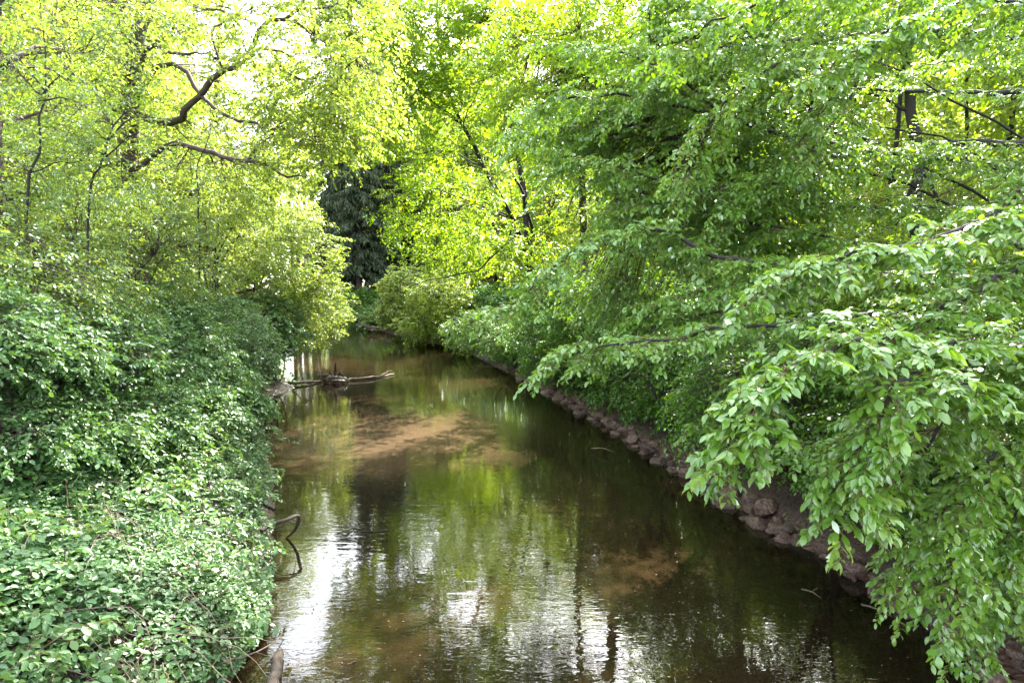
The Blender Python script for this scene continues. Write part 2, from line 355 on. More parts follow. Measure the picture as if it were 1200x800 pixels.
def beam_hits(x, y, h, rad):
    for o, r in BEAMS:
        tt = np.arange(2, 34, .5)[:, None]; q = o + SD * tt; near = (np.hypot(q[:, 0] - x, q[:, 1] - y) < rad + r * .5) & (q[:, 2] < h)
        if near.any(): return True
    return False

# ------------------------------------------------------------------ tree and shrub builders
def branchlets(targets, nodes, rng, Lmin, Lmax, flat=.45):
    """one leafy shoot at each target, growing away from the nearest limb node"""
    d2 = ((targets[:, None] - nodes[None]) ** 2).sum(-1); k = d2.argmin(1)
    v = targets - nodes[k]; v[:, 2] *= flat
    v += rng.normal(size=v.shape) * .25 * np.linalg.norm(v, axis=1, keepdims=True) + rng.normal(size=v.shape) * .05
    d = nrm(v); d[:, 2] += .05; d = nrm(d)
    L = Lmin + (Lmax - Lmin) * rng.random(len(targets))
    return targets - d * L[:, None] * .5, d, L, nodes[k]
def sample_blobs(blobs, n, rng, shell=.55):
    w = np.array([b[1][0] * b[1][1] * b[1][2] for b in blobs]) ** .75; w /= w.sum()
    k = rng.choice(len(blobs), n, p=w)
    C = np.array([b[0] for b in blobs])[k]; R = np.array([b[1] for b in blobs])[k]
    d = nrm(rng.normal(size=(n, 3)))
    r = np.where(rng.random(n) < shell, .75 + .3 * rng.random(n), rng.random(n) ** .5)[:, None]
    return C + d * r * R
def blob(u, v, Y, ru, rv, rd): return (at(u, v, Y), (ru * Y / 800, rd, rv * Y / 800))

def make_tree(name, label, cat, trunk, r0, r1, blobs, n_shoot, mats, leaf, seed, group=None, K=6, nl=6, Ls=(.6, 1.2), tmpl=T_HEX, droop=.25,
              n_limb=9, limbs=None, limb_r=None, flat=.45, t_lo=.3, shell=.55, twig_ratio=.45, sides=8, loc=None, jit=.4, limb_only_crown=False, stem_r=.008):
    """thing > trunk, limb (each its own mesh), crown"""
    rng = np.random.default_rng(seed)
    trunk = np.asarray(trunk, float); base = trunk[0].copy() if loc is None else np.asarray(loc, float)
    root = empty(name, base, label, cat, group)
    tp = wiggle(trunk, 14, .008, rng)
    g = Geo(); rad = r1 + (r0 - r1) * np.linspace(1, 0, 14) ** .8; rad[0] *= 1.5; rad[1] *= 1.12
    tube(g, tp, r0, r1, sides, 0, .05, rng, rad); g.build('trunk', [mats[0]], root, base)
    nodes = [tp[int(14 * t_lo):]]
    lims = [] if limbs is None else [np.asarray(q, float) for q in limbs]
    lr = [] if limbs is None else list(limb_r)
    if n_limb:
        C = sample_blobs(blobs, n_limb, rng, .3)
        for c in C:
            dz = np.abs(tp[:, 2] - (c[2] - .35 * np.linalg.norm(c[:2] - tp[:, :2].mean(0)))); dz[:int(14 * t_lo)] = 99
            k = int(dz.argmin()); s = tp[k]
            mid = s + (c - s) * .5 + np.array([0, 0, .08]) * np.linalg.norm(c - s)
            lims.append(np.array([s, mid, c])); lr.append(max(.012, rad[k] * .42))
    for q, r in zip(lims, lr):
        nn = max(6, len(q) * 3)
        w = wiggle(q, nn, .018, rng); nodes.append(w[1:])
        g = Geo(); tube(g, w, r, r * .22, 6 if r > .03 else 5, 0, .04, rng); g.build('limb', [mats[0]], root, base)
    nodes = np.vstack(nodes)
    n_shoot = int(n_shoot * 1.7)
    if n_shoot:
        tg = sample_blobs(blobs, n_shoot, rng, shell)
        if np.hypot(*base[:2]) > .1: tg = tg[lit_keep(tg)]; n_shoot = len(tg)
        p0, d, L, nd = branchlets(tg, nodes, rng, *Ls, flat)
        g = Geo()
        # carrying stem from the limb to the shoot
        v = p0 - nd; Lv = np.linalg.norm(v, axis=1)
        stems(g, nd, nrm(v), Lv, -.0, np.minimum(stem_r * 2, .004 + Lv * .006), 1, 3, 3)
        stems(g, p0, d, L, droop, stem_r, 1, 4, 3)
        rs = rng.random(n_shoot)
        q0, qd, qL = sub_twigs(p0, d, L, K, twig_ratio, rng, droop)
        twig_leaves(g, q0, qd, qL, nl, leaf, tmpl, 0, rng, droop, jit, np.repeat(rs, K))
        g.build('crown', [mats[1], M['twig']], root, base)
    return root

def make_shrub(name, label, blobs, n, mats, leaf, seed, group=None, K=6, nl=6, Ls=(.4, .9), tmpl=T_HEX, droop=.2, n_stem=7, foot=None, shell=.6, cat='shrub', jit=.5, flat=.8):
    """thing > stem (each its own mesh), foliage"""
    rng = np.random.default_rng(seed); n = int(n * 1.8)
    C0 = np.mean([b[0] for b in blobs], 0) if foot is None else np.asarray(foot, float)
    f = np.array(C0[:2], float)
    if inside(f[None])[0] or min(seg_dist(f[None], LEFT)[0], seg_dist(f[None], RIGHT)[0]) < .5:   # root it on the bank
        sgn = -1 if seg_dist(f[None], LEFT)[0] < seg_dist(f[None], RIGHT)[0] else 1
        while inside(f[None])[0] or min(seg_dist(f[None], LEFT)[0], seg_dist(f[None], RIGHT)[0]) < .5: f[0] += .15 * sgn
    base = np.array([f[0], f[1], float(ground_z([f])[0]) - .05])
    root = empty(name, base, label, cat, group)
    nodes = []
    for c in sample_blobs(blobs, n_stem, rng, .2):
        b = base + np.append(rng.normal(size=2) * .15, 0)
        w = wiggle(np.array([b, b + (c - b) * .5 + [0, 0, .15 * np.linalg.norm(c - b)], c]), 9, .025, rng)
        r = .012 + .006 * np.linalg.norm(c - b); nodes.append(w[2:])
        g = Geo(); tube(g, w, r, r * .25, 5, 0, .04, rng); g.build('stem', [mats[0]], root, base)
    nodes = np.vstack(nodes)
    tg = sample_blobs(blobs, n, rng, shell)
    gz = ground_z(tg[:, :2]); tg[:, 2] = np.maximum(tg[:, 2], np.maximum(gz, 0) + .12)
    p0, d, L, nd = branchlets(tg, nodes, rng, *Ls, flat)
    g = Geo(); v = p0 - nd; Lv = np.linalg.norm(v, axis=1)
    stems(g, nd, nrm(v), Lv, 0, .003 + Lv * .003, 1, 3, 3); stems(g, p0, d, L, droop, .006, 1, 4, 3)
    q0, qd, qL = sub_twigs(p0, d, L, K, .5, rng, droop)
    twig_leaves(g, q0, qd, qL, nl, leaf, tmpl, 0, rng, droop, jit, np.repeat(rng.random(n), K))
    g.build('foliage', [mats[1], M['twig']], root, base)
    return root
def gz1(x, y): return float(ground_z([(x, y)])[0])

# ------------------------------------------------------------------ forest behind both banks (five kinds, then copies)
BM, WD, SH = M['bark'], M['wood'], M['shrub']
protos = []
for k, (h, cr, leaf, mats) in enumerate([(15, 3.0, .20, (BM, M['wood'])), (13, 2.6, .19, (BM, M['maple'])), (17, 3.4, .22, (M['bark_oak'], M['wood'])), (11, 2.4, .18, (BM, M['wood'])), (14, 2.8, .20, (M['bark_pale'], M['oak']))]):
    rg = np.random.default_rng(90 + k)
    tr = [(0, 0, 0), (rg.normal() * .3, rg.normal() * .3, h * .45), (rg.normal() * .5, rg.normal() * .5, h * .9)]
    bl = [(np.array([rg.normal() * cr * .4, rg.normal() * cr * .4, h * f]), (cr * s, cr * s, h * .12)) for f, s in ((.22, .75), (.4, 1), (.58, 1.05), (.76, .9), (.92, .6))]
    protos.append(make_tree('forest_tree', 'x', 'tree', tr, .17, .04, bl, 400, mats, leaf, 200 + k, K=5, nl=5, Ls=(.9, 1.8), tmpl=T_DIA, n_limb=10, t_lo=.18, stem_r=.012))
rg = np.random.default_rng(5); cat_h = [16, 14, 18, 12, 15]
def forest(spots, label, group, smul=1.0):
    for q, (x, y, k) in enumerate(spots):
        o = protos[k]
        if cat_h[k] and beam_hits(x, y, cat_h[k], 2.0) and o.get('used'): continue
        loc = (x, y, gz1(x, y) - .1); rz = rg.random() * 6.28; s = (.85 + .35 * rg.random()) * smul
        if not o.get('used'):
            o['used'] = 1; o.location = loc; o.rotation_euler = (0, 0, rz); o.scale = (s, s, s); o['label'] = label; o['group'] = group
        else:
            c = copy_thing(o, loc, rz, s, label); c['group'] = group
R_SPOTS = [(24, 40, 0), (4, 34, 0), (8, 29, 1), (12, 24, 2), (15, 30, 4), (7, 38, 3), (2, 43, 1), (11, 36, 0), (17, 20, 1), (21, 26, 3), (19, 34, 2), (-1, 52, 3), (5, 49, 4), (13, 44, 1),
           (14, 15, 3), (18, 12, 0), (25, 17, 2), (29, 29, 1), (9, 58, 2), (18, 52, 4), (30, 48, 2), (-6, 66, 1), (4, 74, 2), (16, 68, 0), (28, 64, 1), (38, 38, 4), (36, 55, 0),(20,80,2),(34,75,3),(46,60,2),(10,88,0)]
forest(R_SPOTS, 'slender young tree with bright yellow green leaves in the sunlit wood behind the right bank', 'trees in the wood behind the right bank')
L_SPOTS = [(-15, 24, 0), (-19, 30, 2), (-22, 22, 1), (-20, 38, 4), (-26, 33, 0), (-27, 44, 2), (-18, 17, 3), (-25, 14, 0), (-31, 25, 2), (-34, 38, 1), (-27, 72, 1), (-36, 52, 0), (-30, 70, 3), (-44, 66, 2), (-46, 48, 0), (-40, 30, 4)]
forest(L_SPOTS, 'pale yellow green tree in the sunlit wood behind the left bank', 'trees in the wood behind the left bank')

FAR_SPOTS = [(-10, 80, 0), (-16, 86, 2), (-6, 84, 4), (-14, 98, 0), (-8, 100, 2), (-2, 86, 0), (-18, 104, 4), (4, 92, 2), (-24, 100, 2), (2, 76, 1), (-4, 70, 1), (-11, 74, 1), (-8, 72, 4), (-3, 78, 2), (-20, 76, 0), (-26, 82, 2), (-12, 90, 4), (2, 66, 2), (-34, 74, 2), (7, 66, 4), (-5, 92, 2), (-20, 94, 0), (-40, 84, 1), (14, 78, 2), (-21, 47, 2), (-24, 40, 4), (-30, 45, 2)]
forest(FAR_SPOTS, 'tall light green tree closing the view beyond the bend of the stream', 'tall trees beyond the bend of the stream', 1.5)
sproto = []
for k, mt in enumerate((M['wood'], M['shrub'], M['maple'])):
    sproto.append(make_tree('understory_shrub', 'x', 'shrub', [(0, 0, 0), (.1, 0, 1), (.1, .1, 2.4)], .03, .01, [(np.array([0, 0, 1.0]), (1.3, 1.3, .8)), (np.array([.4, .2, 2.0]), (1.0, 1.0, .9))], 130, (BM, mt), .14, 240 + k, K=5, nl=5, Ls=(.5, 1.0), tmpl=T_DIA, n_limb=5, t_lo=.1))
def understory(spots, label, group):
    global protos
    global cat_h
    sv, sh = protos, cat_h; protos, cat_h = sproto, [0, 0, 0]; forest(spots, label, group); protos, cat_h = sv, sh
def field(n, x0, x1, y0, y1, side):
    o = []
    while len(o) < n:
        x, y = x0 + (x1 - x0) * rg.random(), y0 + (y1 - y0) * rg.random(); q = np.array([[x, y]])
        dl, dr = seg_dist(q, LEFT)[0], seg_dist(q, RIGHT)[0]
        if inside(q)[0] or min(dl, dr) < 2.2 or (dl < dr) != (side == 'L') or abs(x) > .85 * y: continue
        o.append((x, y, int(rg.integers(3))))
    return o
understory(field(46, -12, 30, 14, 60, 'R'), 'leafy undergrowth bush on the forest floor behind the right bank', 'undergrowth bushes behind the right bank')
understory(field(34, -34, -8, 14, 50, 'L'), 'leafy undergrowth bush on the forest floor behind the left bank', 'undergrowth bushes behind the left bank')

# far wood that closes the horizon
g = Geo(); rg = np.random.default_rng(8); N = 26000
an = np.pi * (.02 + .96 * rg.random(N)); rad = 100 + 45 * rg.random(N)
x, y = np.cos(an) * rad, np.sin(an) * rad
zt = 15 + 4 * np.sin(an * 23) + 3 * np.sin(an * 57 + 1)
z = 1 + (zt) * rg.random(N) ** .8
add_leaves(g, np.column_stack([x, y, z]), rg.normal(size=(N, 3)), rg.normal(size=(N, 3)) + UP, .9 + .6 * rg.random(N), T_DIA, 0, rg)
for a in np.linspace(.1, 3.0, 90):
    rr_ = 102 + 40 * rg.random(); bx, by = math.cos(a) * rr_, math.sin(a) * rr_
    tube(g, [(bx, by, 0), (bx + rg.normal() * .5, by, 13)], .22, .08, 5, 1)
tag(g.build('far_wood', [WD, BM]), 'distant sunlit wood closing the view behind all the trees', 'wood', kind='stuff')

# ------------------------------------------------------------------ dark spruces at the end of the stream
def make_spruce(loc, h, rmax, seed, label, z0=.08, dens=1.0):
    rng = np.random.default_rng(seed); root = empty('spruce_tree', loc, label, 'spruce', 'dark spruces at the end of the stream')
    g = Geo(); tube(g, wiggle([(0, 0, -.2), (0, 0, h)], 14, .002, rng), .30, .03, 8, 0, .04, rng); g.build('trunk', [M['bark_red']], root)
    g = Geo(); n = int(200 * dens); f = z0 + (1 - z0) * rng.random(n) ** 1.1; a = rng.random(n) * 6.28
    L = rmax * (1 - f) ** .7 * (.6 + .5 * rng.random(n)) + .4
    d = np.column_stack([np.cos(a), np.sin(a), .12 - .1 * rng.random(n)]); p0 = np.column_stack([f * 0, f * 0, f * h])
    stems(g, p0, d, L, .3, .03, 1, 5, 3)
    q, qd, qL = sub_twigs(p0, d, L, 14, .22, rng, .3, 1.0); 
    # hanging sprays of needles below each bough
    T = len(q); rep = 6
    t = rng.random((T, rep)); pos = (q[:, None] + qd[:, None] * (qL[:, None] * t)[..., None]).reshape(-1, 3)
    ax = np.tile([0, 0, -1.0], (T * rep, 1)) + rng.normal(size=(T * rep, 3)) * .35 + np.repeat(qd, rep, 0) * .35
    add_leaves(g, pos, ax, rng.normal(size=(T * rep, 3)), .35 + .45 * rng.random(T * rep), (T_DIA[0] * [1, .30, 1], T_DIA[1]), 0, rng)
    g.build('crown', [M['spruce'], M['bark_red']], root)
    return root
for u, Y, h, r, s, lab in [(421, 66, 25, 3.6, 1, 'largest dark spruce with drooping boughs where the stream bends away'),
                           (396, 70, 22, 2.8, 2, 'dark spruce on the left flank of the spruce group, beside pale bare trunks'),
                           (452, 68, 24, 2.8, 3, 'dark spruce on the right flank of the spruce group, thin lower boughs'),
                           (437, 80, 27, 3.2, 4, 'spruce standing farthest back between the other dark spruces')]:
    c = at(u, 330, Y); make_spruce((c[0], c[1], gz1(c[0], c[1]) - .1), h, r, s, lab)
# bare pale trunks beside them
for q, (u, Y, lab) in enumerate([(349, 78, 'pale bare trunk leftmost of the leafless stems beside the spruces'), (357, 74, 'middle pale leafless trunk left of the dark spruces'), (366, 80, 'pale leafless trunk standing nearest the dark spruces')]):
    c = at(u, 330, Y); b = np.array([c[0], c[1], gz1(c[0], c[1]) - .1]); rng = np.random.default_rng(60 + q)
    root = empty('bare_tree', b, lab, 'bare tree', 'pale bare trunks beside the spruces')
    g = Geo(); tp = wiggle([(0, 0, 0), (.2, 0, 10), (.1, 0, 20)], 14, .006, rng); tube(g, tp, .3, .08, 7, 0, .05, rng); g.build('trunk', [M['bark_pale']], root)
    g = Geo()
    for k in range(26):
        s = tp[4 + k % 10]; e = s + np.array([rng.normal(), rng.normal(), .1 + .5 * rng.random()]) * (1.6 if k % 2 else 1.0)
        tube(g, wiggle([s, (s + e) / 2 + [0, 0, .2], e], 7, .05, rng), .05, .008, 4)
    g.build('branches', [M['bark_pale']], root)

# ------------------------------------------------------------------ left bank: oak, saplings, shrubs
OAK = [P([(168, 420, 17), (160, 300, 17), (150, 180, 17), (160, 60, 17), (190, -80, 17)])]
oak_limbs = [P([(155, 130, 17), (200, 150, 16.5), (240, 110, 16), (275, 70, 15.5), (310, 32, 15), (350, 10, 14.6), (400, -8, 14.2)]),
             P([(275, 70, 15.5), (300, 58, 15.2), (330, 62, 15), (360, 85, 14.8), (385, 120, 14.6)]),
             P([(262, 84, 15.6), (246, 42, 15.4), (262, 26, 15.3), (288, 23, 15.2), (308, 41, 15.1)]),
             P([(158, 100, 17), (180, 58, 16.2), (215, 62, 15.8), (248, 60, 15.4)]),
             P([(154, 120, 17), (200, 78, 16.5), (240, 108, 16), (268, 132, 15.7), (300, 145, 15.4), (330, 155, 15.2), (362, 164, 15)]),
             P([(152, 200, 17), (205, 165, 16.3), (250, 180, 15.8), (290, 190, 15.4), (330, 205, 15.1), (352, 210, 15)]),
             P([(288, 190, 15.4), (300, 172, 15.3), (318, 158, 15.2), (336, 140, 15.1)]),
             P([(298, 186, 15.4), (294, 172, 15.4), (299, 164, 15.4), (303, 172, 15.4)]),
             P([(318, 60, 15), (338, 84, 14.8), (365, 100, 14.6), (380, 112, 14.5), (402, 82, 14.3), (418, 66, 14.2)]),
             P([(150, 60, 17), (140, 10, 16), (190, -20, 15), (250, 8, 14.6), (300, 12, 14.4)]),
             P([(150, 150, 17), (110, 110, 16), (75, 70, 15.5), (60, 20, 15)]),
             P([(330, 22, 14.8), (355, 30, 14.5), (380, 52, 14.3), (392, 78, 14.2)])]
make_tree('oak_tree', 'old oak with twisted grey brown limbs reaching over the stream from the left bank', 'oak', OAK[0], .34, .12,
          [blob(170, 60, 17, 110, 60, 3), blob(270, 100, 15.5, 90, 70, 2), blob(340, 90, 14.6, 80, 90, 1.6), blob(370, 150, 15, 70, 50, 1.5), blob(210, 180, 16, 100, 50, 2), blob(300, 200, 16, 60, 35, 1.6), blob(330, 20, 14.5, 130, 35, 2), blob(420, 90, 14, 50, 60, 1.3), blob(395, 150, 15, 50, 34, 1.2), blob(110, 90, 16, 70, 60, 2)],
          760, (M['bark_oak'], M['oak']), .09, 31, K=6, nl=6, Ls=(.5, 1.0), n_limb=0, limbs=oak_limbs, limb_r=[.10, .04, .035, .07, .065, .08, .055, .02, .035, .06, .05, .028], t_lo=.35)
c = at(2, 330, 11); zg = gz1(c[0], 11)
make_tree('tree', 'straight grey trunk at the left edge of the view behind pale shrubs', 'tree', [(c[0], 11, zg), (c[0] + .05, 11, 6), (c[0] + .1, 11, 13)], .13, .08,
          [blob(60, 60, 12, 90, 70, 1.6), blob(20, 150, 12, 60, 60, 1.3), blob(130, 10, 12, 80, 50, 1.5)], 120, (M['bark_oak'], M['hawthorn']), .07, 33, K=5, nl=5, n_limb=7)
def sapling(pts, limbs, blobs, n, seed, label, r=.022):
    b = pts[0]; w = P(pts); w[0][2] = gz1(w[0][0], w[0][1]) - .05
    make_tree('sapling', label, 'sapling', w, r, .005, blobs, n, (M['bark'], M['hawthorn']), .06, seed, K=5, nl=5, Ls=(.3, .6), limbs=[P(q) for q in limbs], limb_r=[r * .6] * len(limbs), n_limb=3, group='thin saplings on the left bank', droop=.15, stem_r=.004)
sapling([(34, 420, 9), (36, 240, 9), (44, 150, 9), (50, 90, 9), (52, 10, 9)], [[(47, 112, 9), (35, 100, 9), (24, 88, 8.9), (18, 70, 8.9)], [(46, 116, 9), (62, 95, 9), (76, 82, 9)], [(45, 118, 9), (75, 115, 8.8), (105, 125, 8.6)]],
        [blob(45, 130, 9, 60, 110, .7)], 60, 41, 'thin dark sapling with a crooked side branch near the left edge of the view')
sapling([(100, 430, 10), (104, 245, 10), (118, 190, 10), (138, 138, 10), (160, 100, 10)], [[(118, 190, 10), (150, 160, 9.8), (170, 150, 9.7)]], [blob(125, 170, 10, 60, 80, .8)], 60, 42, 'slim sapling leaning right among pale leaves on the left bank')
sapling([(225, 420, 14), (233, 270, 14), (236, 190, 14), (250, 120, 14)], [], [blob(240, 200, 14, 50, 80, 1)], 45, 43, 'upright sapling rising in front of the old oak')

HW = M['hawthorn']
for q, (lab, bl, n, mt, leaf) in enumerate([
    ('grey green hawthorn bush nearest the camera at the left edge', [blob(30, 330, 8.5, 90, 60, 1.0), blob(-40, 300, 8, 70, 90, 1.2), blob(95, 355, 9.5, 70, 40, .9)], 300, HW, .052),
    ('broad pale hawthorn thicket under the thin saplings', [blob(100, 265, 12, 110, 55, 1.3), blob(30, 215, 12, 80, 60, 1.2), blob(175, 300, 13, 80, 60, 1.3)], 360, HW, .062),
    ('sunlit bush of pale yellow leaves below the oak limbs', [blob(200, 240, 18, 90, 50, 1.6), blob(265, 260, 20, 60, 50, 1.6)], 330, SH, .078),
    ('bright yellow green bush leaning low over the water', [blob(330, 300, 27, 70, 60, 2.2), blob(362, 352, 27, 45, 40, 1.6), blob(300, 350, 26, 60, 45, 1.9), blob(322, 255, 28, 45, 40, 1.9)], 560, SH, .105),
    ('small bright bush with twigs dipping into the water', [blob(378, 372, 31, 28, 24, 1.3), blob(335, 385, 29, 36, 18, 1.4)], 170, SH, .10),
    ('dark green elder bush low on the bank beside the mud', [blob(240, 385, 16.5, 70, 42, 1.2), blob(185, 400, 14.5, 60, 36, 1.1), blob(285, 410, 20, 26, 24, .9)], 300, M['bramble'], .066),
    ('low shadowed bush in the middle of the left bank', [blob(110, 400, 11.5, 80, 32, 1.0), blob(40, 392, 10, 60, 30, .9)], 230, M['bramble'], .058),
    ('tall pale bush filling the gap behind the thicket', [blob(90, 180, 19, 100, 60, 1.8), blob(170, 190, 21, 80, 60, 1.8)], 280, SH, .09)]):
    make_shrub('shrub', lab, bl, n, (M['bark'], mt), leaf, 300 + q, group='shrubs along the left bank')

for q, (u, v, Y, ru, rv) in enumerate([(20, 392, 7.9, 90, 40), (95, 400, 9.0, 80, 34), (150, 402, 10.8, 70, 30), (205, 405, 12.7, 60, 30), (60, 380, 9.5, 90, 40), (255, 425, 17, 36, 22), (-60, 380, 7.0, 90, 50), (285, 395, 22, 34, 24), (310, 372, 25, 40, 26), (150, 370, 12.5, 80, 40), (120, 395, 11, 70, 34), (5, 482, 7.4, 70, 17), (78, 482, 8.2, 70, 17), (150, 474, 9.4, 60, 16), (215, 463, 11.2, 46, 16), (262, 452, 14, 34, 16), (40, 455, 8.6, 80, 24), (125, 450, 9.9, 70, 22)]):
    make_shrub('bank_bush', 'low dark leafed bush at the top of the bramble slope on the left bank', [blob(u, v, Y, ru, rv, .9), blob(u + 20, v + 22, Y - .2, ru * .8, rv * .7, .8)], 170, (M['bark'], M['bramble']), .05 + .0018 * Y, 600 + q, group='low bushes above the brambles', n_stem=5, cat='bush', Ls=(.35, .7))

# ------------------------------------------------------------------ right bank: trees and shrubs in the middle distance
t = P([(630, 352, 30), (618, 300, 29), (607, 265, 27.4), (575, 205, 26), (548, 160, 26), (528, 110, 26), (515, 40, 26), (508, -40, 26)]); t[0][2] = gz1(t[0][0], t[0][1]) - .1
make_tree('maple_tree', 'leaning dark maple with a bare forked trunk over the right bank', 'maple', t, .115, .03,
          [blob(500, 120, 26, 90, 60, 2.6), blob(520, 190, 28, 55, 45, 2), blob(560, 60, 25, 110, 60, 2.6), blob(530, 250, 26, 90, 55, 2), blob(600, 300, 27, 70, 26, 1.8), blob(640, 200, 25, 70, 70, 2), blob(470, 60, 26, 60, 60, 2.2), blob(425, 140, 27, 55, 45, 2.0), blob(400, 50, 25, 70, 50, 2.2), blob(440, 90, 25, 60, 50, 2), blob(480, 5, 24, 90, 34, 2), blob(570, 0, 24, 90, 34, 2), blob(400, 0, 24, 60, 30, 1.8), blob(530, 285, 30, 45, 30, 2)],
          1600, (BM, M['maple']), .125, 51, K=6, nl=6, Ls=(.7, 1.3), n_limb=14, stem_r=.005, droop=.2,
          limbs=[P([(617, 300, 28.9), (614, 250, 27), (600, 205, 26), (590, 160, 26), (585, 90, 26)]), P([(583, 218, 26), (560, 196, 25.6), (530, 200, 25.2)]), P([(578, 210, 26), (555, 188, 25.6), (540, 190, 25.2)]), P([(566, 190, 26), (548, 172, 25.8), (538, 173, 25.6)]), P([(608, 268, 27.5), (570, 310, 25.3), (530, 325, 25), (480, 335, 25)]), P([(613, 285, 28.3), (640, 270, 25.6), (670, 262, 25.4)])],
          limb_r=[.075, .03, .03, .025, .04, .04], t_lo=.3)
b = np.array([1.2, 40.0, gz1(1.2, 40) - .1])
make_tree('linden_tree', 'tall light linden leaning its crown over the stream above the spruces', 'linden', [b, b + [-.6, 0, 7], b + [-2.0, -1, 14], b + [-3.2, -2, 20]], .22, .05,
          [blob(450, 30, 38, 80, 60, 2.6), blob(520, 0, 38, 80, 60, 2.6), blob(425, 105, 38, 50, 44, 2.2), blob(500, 90, 38, 70, 50, 2.4), blob(400, -20, 36, 80, 60, 2.4), blob(410, 40, 36, 50, 50, 2), blob(560, 100, 39, 60, 60, 2.4)], 760, (BM, M['wood']), .17, 57, K=6, nl=6, Ls=(.8, 1.5), n_limb=12, t_lo=.25, stem_r=.012)
def bank_tree(u, Y, r, top, lab, blobs, n, mt, leaf, seed, lean=0, n_limb=9, K=6, nl=6, name='beech_tree', cat='beech', Ls=(.6, 1.2), bark=None, limbs=None, limb_r=None):
    c = at(u, 330, Y)
    while inside(c[None, :2])[0] or seg_dist(c[None, :2], RIGHT)[0] < .9: c[0] += .2
    b = (c[0], Y, gz1(c[0], Y) - .1)
    return make_tree(name, lab, cat, [b, (c[0] + lean * .4, Y, top * .5), (c[0] + lean, Y, top)], r, r * .3, blobs, n, (bark or BM, mt), leaf, seed, K=K, nl=nl, Ls=Ls, n_limb=n_limb, limbs=limbs, limb_r=limb_r)
bank_tree(661, 21, .22, 17, 'thick dark trunk glimpsed under the upper leaves left of centre right', [blob(660, 60, 20, 110, 70, 2.4), blob(740, 110, 19, 90, 80, 2), blob(640, 140, 20, 60, 50, 1.8), blob(760, 20, 18, 110, 50, 2.2)], 560, M['maple'], .10, 52, name='maple_tree', cat='maple')
bank_tree(682, 24, .16, 16, 'reddish brown trunk close behind the thick dark trunk', [blob(700, 20, 24, 90, 60, 2), blob(720, 260, 23, 60, 30, 1.6)], 200, M['wood'], .12, 53, bark=M['bark_oak'])
bank_tree(880, 16, .16, 14, 'dark upright trunk almost hidden behind grey green beech sprays', [blob(880, 40, 15, 110, 60, 1.8), blob(960, 130, 15, 70, 70, 1.8)], 240, M['maple'], .085, 54)
# mid beech whose pale sprays fill the upper right
bank_tree(1310, 9.5, .08, 9, 'beech with layered pale green sprays filling the upper right middle',  [blob(690, 150, 9, 70, 36, .8), blob(760, 130, 9, 80, 60, 1.0), blob(840, 90, 8.6, 90, 70, 1.0), blob(790, 230, 9, 90, 50, 1.0), blob(900, 180, 8.5, 90, 70, 1.0), blob(880, 20, 8, 120, 40, 1.0), blob(880, 260, 8.5, 90, 40, .9), blob(720, 330, 10, 60, 40, .8)], 640, M['beech'], .075, 55, K=6, nl=7, Ls=(.35, .75), n_limb=4)
b = np.array([9.9, 11.5, gz1(9.9, 11.5) - .1])  # out of view beech, added so its high crown shades brambles and near branches
make_tree('beech_tree', 'unseen tall beech added beyond the right edge, high crown shading the near banks', 'beech', [b, b + [-.2, .2, 6], b + [-1, .8, 15]], .26, .06,
          [(np.array(c), np.array(r)) for c, r in [((5.5, 12, 13), (2.6, 2.6, 1.3)), ((2.5, 14, 13.5), (2.6, 2.6, 1.2)), ((-.5, 15.5, 13.6), (2.2, 2.4, 1.1)), ((7.5, 9, 12.5), (2.4, 2.4, 1.3)), ((4, 17.5, 14.6), (2.6, 2.4, 1.2)), ((-2.2, 18.5, 15.2), (2.0, 2.2, 1.1)), ((1, 11, 12.3), (2, 2, .9))]],
          430, (BM, M['beech']), .11, 58, K=6, nl=6, Ls=(.6, 1.2), n_limb=9, t_lo=.5)
t = P([(1083, 330, 13), (1074, 245, 13), (1066, 150, 13), (1062, 60, 13), (1058, -150, 13)]); t[0][2] = gz1(t[0][0], 13) - .1
make_tree('hornbeam_tree', 'straight black trunk standing in an open gap of leaves at upper right', 'hornbeam', t, .12, .06,
          [blob(1060, 0, 13, 150, 50, 1.8), blob(980, 60, 12.5, 80, 40, 1.5), blob(1160, 40, 12, 60, 60, 1.5), blob(1100, 320, 13, 140, 50, 1.6), blob(1010, 250, 12.5, 50, 40, 1.2), blob(1150, 230, 14, 70, 40, 1.4)], 420, (BM, M['maple']), .08, 56, K=6, nl=6, Ls=(.45, .9), n_limb=4, t_lo=.4)
for q, (u, Y, r, lab) in enumerate([(1040, 18, .09, 'thin trunk left of the black trunk in the leafy gap at upper right'), (1120, 20, .08, 'thin pole like trunk right of the black trunk at upper right'), (1170, 17, .1, 'brown trunk near the right edge behind the leafy gap')]):
    bank_tree(u, Y, r, 13, lab, [blob(u, -20, Y, 80, 60, 1.6), blob(u, 250, Y, 60, 50, 1.3)], 130, M['wood'], .11, 70 + q, name='forest_tree', cat='tree')
IV = M['ivy']
